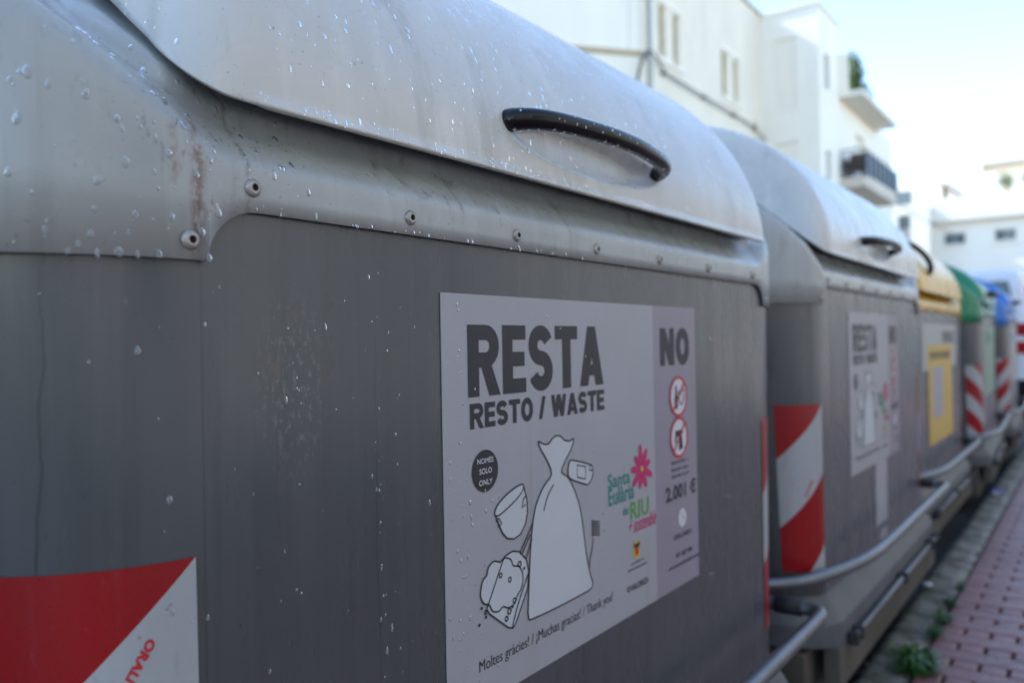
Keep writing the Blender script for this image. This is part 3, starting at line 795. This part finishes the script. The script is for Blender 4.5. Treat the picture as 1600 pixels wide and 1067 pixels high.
bin1, ho1, lo1, hd1 = make_bin(0, 'nearest grey container filling the left of the photo, wet with droplets', 'h_grey', 'l_grey')
bin2, ho2, lo2, hd2 = make_bin(1, 'second grey container, between the nearest grey one and the yellow one', 'h_grey', 'l_grey', 0., -.10)
bin3, *_ = make_bin(2, 'container with yellow lid and housing beside the second grey container', 'h_yellow', 'h_yellow', .08, -.115, 'hoop')
bin4, *_ = make_bin(3, 'container with green lid between the yellow and the blue ones', 'h_green', 'h_green', .04, -.11, 'bow', 'stripe_b')
bin5, *_ = make_bin(4, 'container with blue lid at the far end of the row', 'h_blue', 'h_blue', .035, -.11, 'bow', 'stripe_c')
waste_sticker(bin1, -.394, 1.2025)
waste_sticker(bin2, -.41, 1.2025)
def note(parent, x0, x1, z0, z1, mat, layer=.0012):
    m = MB(); m.box(x0,x1,-layer-.0004,-layer+.0006,z0+Z0,z1+Z0); return m.build('sticker', mat, parent)
s = note(bin2, -.091,.084,-.655,-.44, MAT['paper']); s['label'] = 'narrow blank white paper strip'
s = note(bin2, -.044,.074,-.735,-.675, MAT['paper']); s['label'] = 'small blank white paper patch'
s = note(bin3, -.57,.52,-.17,.065, MAT['paper3']); s['label'] = 'large faded pale poster'
text('ENVASOS', .05,1.10,.45,1.17, MAT['ink'], s, .0022, .03)
s = note(bin3, -.42,.35,-.55,-.045, MAT['yellow_print'], .0028); s['label'] = 'yellow poster with a white strip'
m = MB(); m.box(-.30,.02,-.0042,-.0034,-.42+Z0,-.16+Z0); m.build('print_panel', MAT['paper'], s)
text('ENVASES', -.36,1.02,.28,1.06, MAT['ink'], s, .0044, .03)
s = note(bin3, .18,.32,-.80,-.70, MAT['paper']); 
s = note(bin4, -.55,.55,-.42,.06, MAT['green_print']); s['label'] = 'pale green poster'
text('VIDRE', -.45,1.08,.20,1.16, MAT['teal_ink'], s, .0022, .03)
s = note(bin5, -.55,.55,-.42,.06, MAT['paper3'])
text('PAPER', -.45,1.08,.20,1.16, MAT['h_blue'], s, .0022, .03)

# water on the nearest container
mb = MB()
lm_ = lo1.data; hm_ = ho1.data
def sz(a,b,p=2.2): return lambda: a+(b-a)*random.random()**p
scatter(mb, lm_, 1500, lambda c,n: c.x < .62 and c.y < .5, sz(.0006,.0024,2.6), lambda c: (1.6 if c.x<0 else .5)*(1 if abs(c.z-1.4)>.0 else 1), (1.1,2.6), .17)
scatter(mb, lm_, 260, lambda c,n: c.z < 1.37 and c.x < .4 and c.y < .0, sz(.0006,.0018,2), None, (1,1.5), .3)
o = mb.build('water_drops', MAT['water'], lo1, smooth=True, fix=False); o['kind']='stuff'
mb = MB()
front = lambda c,n: c.y < .4 and c.x < .1
scatter(mb, hm_, 170, lambda c,n: -.87 < c.x < -.60 and c.y < .13 and 1.216 < c.z < 1.42, sz(.0008,.0034,2.), None, (1.0,2.2), .5)
scatter(mb, hm_, 60, lambda c,n: front(c,n) and c.z > 1.215, sz(.0008,.0024,2.), None, (1.0,2.), .5)
for k in range(26):
    x = random.uniform(-.66,.0); add_drop(mb, Vector((x,-.0078,HI+Z0+random.uniform(0,.004))), Vector((0,-1,0)), random.uniform(.0007,.0026), 1.1, .55)
for x in (-.77,-.74,-.805,-.62): add_drop(mb, surf(max(0,-x-CX), LO+.002, .008)[0], surf(max(0,-x-CX), 0)[1], .0032, 1.2, .6)
o = mb.build('water_drops', MAT['water'], ho1, smooth=True, fix=False); o['kind']='stuff'
mb = MB(); N = Vector((0,-1,0))
for k in range(90):
    x = random.uniform(-.69,-.40) if k < 60 else random.uniform(-.39,.6)
    if -.40 < x < .33: continue
    add_drop(mb, Vector((x,0,random.uniform(-.5,.11)+Z0)), N, .0005+.0016*random.random()**2.4, random.uniform(1.2,2.6), .5, random.random())
for (x, z0, z1, c) in [(-.495,.03,-.42,26),(-.468,.02,-.38,14),(-.60,.03,-.25,10)]:
    for k in range(c): add_drop(mb, Vector((x+random.gauss(0,.0028),0,Z0+random.uniform(z1,z0))), N, .0004+.0012*random.random()**2, random.uniform(1.1,2.2), .5, random.random())
for k in range(26):
    a = random.uniform(0,.14); p,nn = surf(a, random.uniform(-.6,.05)); add_drop(mb, p, nn, .0007+.0022*random.random()**2, random.uniform(1.4,2.4), .5, .8)
for k in range(7):
    a = random.uniform(.0,.08); p,nn = surf(a, random.uniform(-.42,-.2), .0012); add_drop(mb, p, nn, .0008+.0012*random.random(), 1.6, .5, .8)
o = mb.build('water_drops', MAT['water'], bin1, smooth=True, fix=False); o['kind']='stuff'
mb = MB()
for k in range(150):
    x = random.choice((random.gauss(-.36,.012), random.gauss(-.345,.02), random.uniform(-.39,.32))); 
    if x < -.392: continue
    add_drop(mb, Vector((x,-.0017,Z0+random.uniform(-.43,.055))), N, .0005+.0015*random.random()**2.2, random.uniform(1.1,2.), .5, random.random())
o = mb.build('water_drops', MAT['water'], bin1, smooth=True, fix=False); o['kind']='stuff'
# drops hanging under and sitting on the handle
mb = MB(); hme = hd1.data
scatter(mb, hme, 90, lambda c,n: n.y < .3 and n.z > -.2, sz(.0007,.0019,1.6), None, (1,1.4), .7)
scatter(mb, hme, 60, lambda c,n: n.z < -.85, sz(.0009,.0022,1.2), None, (1,1.2), 1.0)
o = mb.build('water_drops', MAT['water'], lo1, smooth=True, fix=False); o['kind']='stuff'

# ------------------------------------------------------------------ buildings
def wbox(parent, name, mat, x0,x1,y0,y1,z0,z1, bevel=0): return box_obj(name, mat, (x0,x1,y0,y1,z0,z1), parent, bevel=bevel)
def facade_y(name, parent, mat, x0,x1,z0,z1, yf, yb, holes):
    """wall slab in the plane y=yf..yb with rectangular openings (x0,x1,z0,z1)"""
    xs = sorted(set([x0,x1]+[h[0] for h in holes]+[h[1] for h in holes])); zs = sorted(set([z0,z1]+[h[2] for h in holes]+[h[3] for h in holes]))
    m = MB()
    for a,b in zip(xs,xs[1:]):
        for c,d in zip(zs,zs[1:]):
            if any(a>=h[0]-1e-6 and b<=h[1]+1e-6 and c>=h[2]-1e-6 and d<=h[3]+1e-6 for h in holes): continue
            m.box(a,b,yf,yb,c,d)
    return m.build(name, mat, parent)
def shutters(parent, x0, x1, z0, z1, y):
    w = link('window', mkmesh('window', *(lambda m: (m.v,m.f))((lambda m: (m.box(x0,x1,y+.14,y+.18,z0,z1), m)[1])(MB())), MAT['shutter'], fix=True), parent)
    m = MB()
    n = int((z1-z0)/.085)
    for k in range(n):
        z = z0+(k+.5)*(z1-z0)/n; m.add([(x0,y+.06,z-.035),(x1,y+.06,z-.035),(x1,y+.13,z+.03),(x0,y+.13,z+.03)], [(0,1,2,3)])
    o = m.build('slat', MAT['shutter'], w); o['kind'] = 'stuff'
    md = o.modifiers.new('t','SOLIDIFY'); md.thickness = .012
    m = MB()
    for (a,b) in ((x0,x0+.04),(x1-.04,x1)): m.box(a,b,y+.03,y+.139,z0,z1)
    m.build('frame', MAT['shutter'], w)

# opposite house with beige shutters
hb = thing('house', 'cream rendered house with four narrow beige shutters and a cable along it', 'house', (19.6,7.38,-.12), None)
def rel(dx, dy): return None
hb.location = (0,0,0)
holes = [(16.62,17.02,7.55,8.75),(17.36,17.76,7.55,8.75),(20.35,20.80,7.55,8.75),(21.20,21.62,7.55,8.75)]
facade_y('wall', hb, MAT['render_cream'], 15.8,23.4,-.12,10.62,7.38,7.62, holes)
wbox(hb, 'side_wall', MAT['render_cream'], 15.8,23.4,7.62,14,-.12,10.6)
for h in holes: shutters(hb, *h, 7.38)
for h0 in ((16.5,17.88),(20.24,21.74)):
    wbox(hb, 'lintel', MAT['render_clean'], h0[0],h0[1],7.352,7.378,8.80,8.90); wbox(hb, 'sill', MAT['render_clean'], h0[0],h0[1],7.33,7.378,7.42,7.52)
wbox(hb, 'parapet_coping', MAT['coping'], 15.75,23.4,7.32,7.70,10.62,10.70)
m = MB(); m.tube([(16.05,7.32,-.1),(16.05,7.32,5),(16.05,7.32,10.5)], .05, 10); m.build('downpipe', MAT['pipe'], hb, smooth=True)
wbox(hb, 'meter_box', MAT['shutter'], 22.75,22.98,7.28,7.378,7.0,7.45)
# chamfered wing left of it
CH = R(141)
wing = thing('house', 'white corner house left of the shuttered facade with a beige coping', 'house', (15.8,7.40,0), None)
wing.rotation_euler[2] = CH
wbox(wing, 'lower_wall', MAT['render_white'], 0,9,-6,0,-.12,7.30)
wbox(wing, 'coping', MAT['coping'], .0,9,-6,.05,7.304,7.40)
wbox(wing, 'upper_wall', MAT['render_clean'], .30,9,-6,-.02,7.404,11.5)
wbox(wing, 'corner_pier', MAT['render_white'], -.02,.28,-3,-.03,7.404,11.2)
# cables are fixed to the wall
m = MB(); Yc=7.30
pts = [(15.45,7.45,6.35),(15.5,7.38,6.7),(15.62,7.33,7.1),(15.9,7.30,7.42),(16.25,7.30,7.42),(16.7,7.30,7.20),(17.4,7.30,7.17),(19.0,7.30,7.15),(21,7.30,7.16),(22.6,7.30,7.12),(23.3,7.30,6.95)]
m.tube(catmull(pts,5), .020, 8); m.tube(catmull([(a,b-.03,c-.03) for a,b,c in pts],5), .012, 6)
for a in (16.7,19.0,21,22.6): m.box(a-.02,a+.02,7.27,7.38,7.11,7.19)
tag(m.build('wall_cable', MAT['cable'], smooth=False), 'black cable bundle running along the cream shuttered facade', 'cable')
m = MB(); n_=[(23.3,7.28,6.95),(26,6.9,6.6),(30,5.6,6.2),(36,5.4,6.0),(48,5.2,6.2)]
m.tube(catmull(n_,6), .018, 6)
tag(m.build('overhead_wire', MAT['cable']), 'thin overhead wire from the cream facade towards the end of the street', 'cable')

# white block with balcony
wb = thing('apartment_building', 'white apartment block with narrow windows, canopy slab and dark balcony', 'building', (0,0,0))
YF = 5.71
holesC = [(24.0,24.45,5.6,6.5),(24.0,24.45,8.3,9.3)]
facade_y('front_wall', wb, MAT['render_clean'], 23.4,25.5,-.12,10.55,YF,YF+.25, holesC)
# gable end facing the street with two blind recesses
m = MB()
ys = [YF+.25, 6.35, 7.05, 14.0]; rec = [(6.35,7.0,4.6,6.75),(6.35,7.0,7.6,9.75)]
for a,b in ((YF+.25,6.35),(6.35,7.0),(7.0,14)):
    if a == 6.35:
        for c,d in ((-.12,4.6),(6.75,7.6),(9.75,10.55)): m.box(23.4,23.6,a,b,c,d)
    else: m.box(23.4,23.6,a,b,-.12,10.55)
m.build('end_wall', MAT['render_clean'], wb)
wbox(wb, 'recess_panel', MAT['render_white'], 23.47,23.55,6.352,6.998,4.602,6.748)
wbox(wb, 'recess_panel', MAT['render_white'], 23.47,23.55,6.352,6.998,7.602,9.748)
wbox(wb, 'core', MAT['render_white'], 23.62,25.48,YF+.27,14,-.12,10.5)
for h in holesC:
    f = wbox(wb, 'window', MAT['dark_frame'], h[0]+.002,h[1]-.002,YF+.12,YF+.18,h[2]+.002,h[3]-.002)
    wbox(f, 'pane', MAT['glass'], h[0]+.05,h[1]-.05,YF+.10,YF+.118,h[2]+.05,h[3]-.05)
wbox(wb, 'roof_coping', MAT['render_clean'], 23.34,25.56,YF-.05,14,10.554,10.64)
facade_y('front_wall', wb, MAT['render_clean'], 25.5,33.2,-.12,8.55,YF+.02,YF+.27, [(27.6,28.7,5.55,7.7)])
wbox(wb, 'core', MAT['render_white'], 25.5,33.18,YF+.29,14,-.12,8.5)
d = wbox(wb, 'balcony_door', MAT['shutter'], 27.6,28.7,YF+.12,YF+.18,5.56,7.69)
wbox(d, 'pane', MAT['glass'], 27.7,28.1,YF+.10,YF+.118,5.7,7.5)
wbox(wb, 'canopy_slab', MAT['render_white'], 25.5,30.5,5.01,YF+.018,8.36,8.50)
m = MB(); m.box(25.52,25.62,5.45,YF+.018,8.50,9.7)
m.build('terrace_parapet', MAT['render_clean'], wb)
wbox(wb, 'balcony_slab', MAT['render_tan'], 25.5,30.05,5.01,YF+.018,5.60,5.90)
m = MB(); m.box(25.52,30.05,4.985,5.007,5.98,6.68); r_ = m.build('balcony_railing', MAT['rail'], wb)
for k in range(8):
    x_ = 25.55+k*.64; wbox(r_, 'railing_post', MAT['rail'], x_-.02,x_+.02,4.955,4.983,5.9,6.76)
m = MB()
for k in range(7): yy = 5.02+k*.1; m.box(25.50,25.52,yy,yy+.018,5.905,6.72)
m.box(25.495,25.525,5.01,YF,6.721,6.75); m.build('railing_side', MAT['rail'], wb)
# cane chair on the balcony
ch = thing('cane_chair', 'brown cane seat on the white block balcony behind the dark railing', 'chair', (25.95,5.34,5.9))
wbox(ch, 'seat', MAT['wood'], -.25,.3,-.26,.26,.30,.42); wbox(ch, 'backrest', MAT['wood'], .30,.38,-.26,.26,.30,.85)
for sx in (-.22,.26):
    for sy in (-.22,.22): wbox(ch, 'leg', MAT['wood'], sx-.025,sx+.025,sy-.025,sy+.025,0,.298)
wbox(ch, 'armrest', MAT['wood'], -.25,.298,-.30,-.262,.30,.62); wbox(ch, 'armrest', MAT['wood'], -.25,.298,.262,.30,.30,.62)

def leaves(name, parent, c, rad, count, size, mat, seed=1):
    rr = random.Random(seed); m = MB()
    for _ in range(count):
        while True:
            p = Vector((rr.uniform(-1,1),rr.uniform(-1,1),rr.uniform(-1,1)))
            if p.length < 1 and rr.random() < .35+.65*p.length: break
        q = Vector((c[0]+p.x*rad[0], c[1]+p.y*rad[1], c[2]+p.z*rad[2]))
        a = Vector((rr.uniform(-1,1),rr.uniform(-1,1),rr.uniform(-.6,1))).normalized(); b = a.orthogonal().normalized(); s_ = size*rr.uniform(.6,1.4)
        m.add([q, q+a*s_*.5+b*s_*.28, q+a*s_, q+a*s_*.5-b*s_*.28], [(0,1,2,3)])
    return m.build(name, mat, parent, fix=False)
bush = thing('terrace_bush', 'green bush trailing on the roof terrace of the white block', 'bush', (26.5,5.5,8.5))
m = MB(); m.tube([(0,0,0),(.1,.05,.5),(.0,0,.9)], [.05,.04,.02], 8); m.build('trunk', MAT['trunk'], bush)
c = leaves('foliage', bush, (0,.05,.75), (.55,.3,.75), 700, .16, MAT['leaf'], 3)
c2 = leaves('foliage', bush, (1.0,.05,.35), (.8,.3,.4), 500, .15, MAT['leaf'], 4)

# end-of-street building
eb = thing('apartment_building', 'long white building closing the street with two small windows under a parapet band', 'building', (0,0,0))
def facade_x(name, parent, mat, y0,y1,z0,z1, xf, xb, holes):
    ysx = sorted(set([y0,y1]+[h[0] for h in holes]+[h[1] for h in holes])); zs = sorted(set([z0,z1]+[h[2] for h in holes]+[h[3] for h in holes]))
    m = MB()
    for a,b in zip(ysx,ysx[1:]):
        for c,d in zip(zs,zs[1:]):
            if any(a>=h[0]-1e-6 and b<=h[1]+1e-6 and c>=h[2]-1e-6 and d<=h[3]+1e-6 for h in holes): continue
            m.box(xf,xb,a,b,c,d)
    return m.build(name, mat, parent)
hw = [(5.09,6.09,5.92,6.50),(2.82,3.75,5.92,6.50),(.6,1.5,5.92,6.50)]
facade_x('front_wall', eb, MAT['render_clean'], -8,6.6,3.9,7.12,48,48.3, hw)
facade_x('lower_wall', eb, MAT['render_tan'], -8,6.6,-.12,3.9,48.25,48.5, [])
wbox(eb, 'parapet_band', MAT['render_clean'], 47.55,48.6,-8,6.6,7.124,8.36)
for h in hw:
    f = wbox(eb, 'window', MAT['pipe'], 48.1,48.16,h[0]+.002,h[1]-.002,h[2]+.002,h[3]-.002)
    mid = (h[0]+h[1])/2
    wbox(f, 'pane', MAT['glass'], 48.07,48.098,h[0]+.05,mid-.03,h[2]+.05,h[3]-.05); wbox(f, 'pane', MAT['glass'], 48.07,48.098,mid+.03,h[1]-.05,h[2]+.05,h[3]-.05)
    wbox(f, 'sill', MAT['render_clean'], 47.9,48.0,h[0]-.06,h[1]+.06,h[2]-.16,h[2]-.04)
wbox(eb, 'core', MAT['render_white'], 48.6,56,-8,6.6,-.12,8.2)
# glazed bay at its left
facade_x('bay_wall', eb, MAT['render_clean'], 6.6,9.6,-.12,8.1,46.8,47.1, [(8.55,9.1,5.2,7.55),(7.5,8.1,5.2,7.55)])
wbox(eb, 'bay_core', MAT['render_white'], 47.2,56,6.602,12,-.12,8.0)
for a,b in ((8.55,9.1),(7.5,8.1)):
    f = wbox(eb, 'window', MAT['render_tan'], 46.95,47.0,a+.002,b-.002,5.202,7.548)
    wbox(f, 'pane', MAT['glass'], 46.90,46.948,a+.05,b-.05,6.85,7.5); wbox(f, 'pane', MAT['pipe'], 46.90,46.948,a+.05,b-.05,5.25,6.75)
# roof level boxes
pt_ = thing('roof_house', 'low white roof house with a small window at the left of the end building', 'building', (50,0,0))
wbox(pt_, 'wall', MAT['render_clean'], -.2,5,6.4,10.4,8.2,9.75)
f = wbox(pt_, 'window', MAT['pipe'], -.26,-.202,7.9,8.8,8.55,9.35); wbox(f, 'pane', MAT['glass'], -.29,-.262,7.95,8.75,8.6,9.3)
m = MB(); m.add([(-.5,5.2,8.5),(5,5.2,8.5),(5,6.6,9.7),(-.5,6.6,9.7),(-.5,5.2,8.4),(5,5.2,8.4),(5,6.6,9.6),(-.5,6.6,9.6)], [(0,1,2,3),(7,6,5,4),(0,3,7,4),(1,5,6,2),(0,4,5,1)])
m.build('sloping_roof', MAT['tiles_roof'], pt_)
p2 = thing('roof_house', 'bright white stair box in the middle of the end building roof', 'building', (50,0,0))
wbox(p2, 'wall', MAT['render_clean'], 0,4,3.9,6.2,8.2,9.85)
p3 = thing('roof_house', 'upper white roof block behind the stair box', 'building', (55,0,0))
wbox(p3, 'wall', MAT['render_clean'], 0,4,5.0,7.4,8,11.6); wbox(p3, 'wall', MAT['render_white'], 1,4,2.0,4.98,8,11.2)
wbox(p3, 'roof_slab', MAT['render_tan'], -.3,4,2.0,5.0,11.2,11.3)
an = thing('antenna', 'thin television antenna on the roof of the end building', 'antenna', (56,4.9,11.3))
m = MB(); m.tube([(0,0,0),(0,0,2.5),(0,0,4.6)], .03, 6); m.build('mast', MAT['pipe'], an)
m = MB()
for z_,w_ in ((4.4,.7),(3.4,.6),(2.0,.35)):
    m.tube([(-.1,-w_,z_),(-.1,w_,z_)], .018, 6)
    for k in range(5): m.tube([(-.35,-w_+k*w_/2,z_),(.15,-w_+k*w_/2,z_)], .012, 5)
m.build('antenna_arm', MAT['pipe'], an)
for k,(yy,lab) in enumerate(((3.3,'small green potted shrub right of the bright stair box'),(2.2,'yellow green potted shrub at the right edge of the end roof'))):
    b = thing('potted_shrub', lab, 'plant', (49,yy,8.36)); leaves('foliage', b, (0,0,.75), (.3,.3,.35), 160, .16, MAT['leaf'], 20+k)
    m = MB(); m.tube([(0,0,0),(0,0,.4)], [.16,.22], 12); m.build('pot', MAT['coping'], b)

# unseen house front on our own side, sized and toned to bounce light
ob = thing('unseen_house', 'unseen long house front behind the viewer, shaped for the light it bounces back', 'house', (0,0,0))
facade_y('wall', ob, MAT['render_ochre'], -4.5,34,-.12,5.0,-3.9,-3.6, [(a,a+1.1,z,z+1.6) for a in range(-4,32,4) for z in (1.0,)])
for a in range(-4,32,4):
    for z in (1.0,): wbox(ob, 'window', MAT['glass'], a+.002,a+1.098,-3.82,-3.76,z+.002,z+1.598)
wbox(ob, 'core', MAT['render_ochre'], -4.5,34,-11,-3.91,-.12,4.9)

nb = thing('unseen_house', 'added unseen house across the street that keeps the sun off the containers', 'house', (0,0,0))  # added out of view so that its shadow covers the container row
wbox(nb, 'wall', MAT['render_cream'], -16,8.7,9.5,18,-.12,11.6)
for a in range(-14,6,3):
    for z in (1.2,4.6,8.0): wbox(nb, 'window', MAT['glass'], a,a+1.1,9.42,9.498,z,z+1.5)

# ------------------------------------------------------------------ parked van
van = thing('parked_van', 'white van with red tail lamps parked beyond the blue container', 'van', (12.5,.12,-.12))
prof = [(0.02,.35),(.0,.55),(.0,1.0),(.05,1.35),(.13,1.80),(.22,1.98),(.45,2.06),(2.4,2.08),(3.2,2.0),(3.9,1.45),(4.6,1.22),(4.85,1.0),(4.9,.5),(4.85,.33)]
v=[]; f=[]; n=len(prof)
ws = [(0.0,.06),(.03,.02),(.10,.0),(1.75,.0),(1.82,.02),(1.85,.06)]
for y,ins in ws:
    for (x,z) in prof:
        zz = z-(ins*.9 if z>1.9 else 0); tw = .14*max(0,(z-1.05)/1.0)
        yy = y + (tw*(1-2*y/1.85)); v.append((x+(ins if x<2.4 else -ins), yy, zz))
for r in range(len(ws)-1):
    for k in range(n): f.append((r*n+k, r*n+(k+1)%n, (r+1)*n+(k+1)%n, (r+1)*n+k))
f += [tuple(range(n)), tuple(reversed(range((len(ws)-1)*n, len(ws)*n)))]
link('body', mkmesh('body', v, f, MAT['van'], False, True), van)
m = MB(); m.add([(.05,.18,1.40),(.05,1.65,1.40),(.15,1.56,1.88),(.15,.27,1.88)], [(0,3,2,1)]); o = m.build('rear_window', MAT['glass'], van); md = o.modifiers.new('t','SOLIDIFY'); md.thickness=.02; md.offset=1
for yy in (.0,1.66):
    for z_ in (1.14,.90): wbox(van, 'tail_lamp', MAT['tail'], -.02,.06,yy,yy+.19,z_,z_+.17, .02)
wbox(van, 'bumper', MAT['black'], -.09,.1,.0,1.85,.36,.56, .03)
for xx in (.9,3.9):
    for yy in (.0,1.63):
        m = MB(); m.tube([(xx,yy,.33),(xx,yy+.22,.33)], .33, 24); w = m.build('wheel', MAT['tyre'], van); m = MB(); m.tube([(xx,yy-.012,.33),(xx,yy+.232,.33)], .19, 18); m.build('rim', MAT['pipe'], w)
m = MB(); m.add([(.5,-.01,1.3),(1.9,-.01,1.3),(1.9,.06,1.8),(.5,.06,1.8)], [(0,1,2,3)])
wbox(van, 'number_plate', MAT['litter'], -.10,-.092,.68,1.18,.40,.51)

# ------------------------------------------------------------------ weeds and litter on the kerb
def weed(x, y, s, n, seed, label):
    rr = random.Random(seed); w = thing('weed', label, 'weed', (x,y,-.01)); m = MB()
    for _ in range(n):
        a = rr.uniform(0,2*math.pi); L = s*rr.uniform(.5,1.); h = s*rr.uniform(.2,.9); wd = s*rr.uniform(.12,.24)
        d = Vector((math.cos(a),math.sin(a),0)); q = Vector((-d.y,d.x,0)); b0 = Vector((rr.gauss(0,s*.35),rr.gauss(0,s*.18),0))
        p1 = b0+d*L*.5+Vector((0,0,h)); p2 = b0+d*L+Vector((0,0,h*.8))
        m.add([b0, p1-q*wd*.5, p2, p1+q*wd*.5], [(0,1,2,3)])
    o = m.build('foliage', MAT['weed'], w, fix=False)
weed(2.70,-.140,.085,150,1,'largest dark green weed tuft in the kerb joint at the lower edge')
weed(3.05,-.140,.045,60,2,'small weed tuft just beyond the largest one in the kerb joint')
weed(3.22,-.140,.05,70,3,'middle weed tuft growing along the paver edge')
weed(3.42,-.138,.045,60,4,'fourth weed tuft along the paver edge, counted from the largest')
weed(3.68,-.138,.035,46,6,'farthest small weed tuft along the paver edge')
weed(4.3,-.135,.02,20,5,'tiny mossy sprout on the kerb opposite the yellow container')
mo = thing('crushed_packet', 'blue and white crushed packet lying on the kerb past the yellow container', 'litter', (6.0,-.055,0))
wbox(mo, 'packet', MAT['litter_b'], -.03,.04,-.03,.03,.0,.028, .008); wbox(mo, 'cap', MAT['litter'], -.05,-.031,-.02,.02,.0,.02, .004)
bm = bmesh.new(); bmesh.ops.create_icosphere(bm, subdivisions=2, radius=.022)
for v_ in bm.verts: v_.co *= random.uniform(.75,1.1); v_.co.z *= .5
me = bpy.data.meshes.new('paper_scrap'); bm.to_mesh(me); bm.free(); me.materials.append(MAT['litter'])
o = link('paper_scrap', me, None, (3.62,-.03,.012)); tag(o, 'crumpled white paper scrap on the kerb beside the yellow container', 'litter')
# dead leaves, grit along the kerb
m = MB(); rr = random.Random(5)
for _ in range(900):
    x_ = rr.uniform(2,12); y_ = -rr.random()**1.4*.13-.002; s_ = rr.uniform(.002,.008); a=rr.uniform(0,6.28); z_=.001+rr.uniform(0,.003)
    m.add([(x_+s_*math.cos(a+k*1.6),y_+s_*math.sin(a+k*1.6),z_+(.003 if k%2 else 0)) for k in range(4)], [(0,1,2,3)])
o = m.build('grit', MAT['skirt'], None, fix=False); o['kind']='stuff'; o['label']='scattered grit and leaf litter along the kerb'
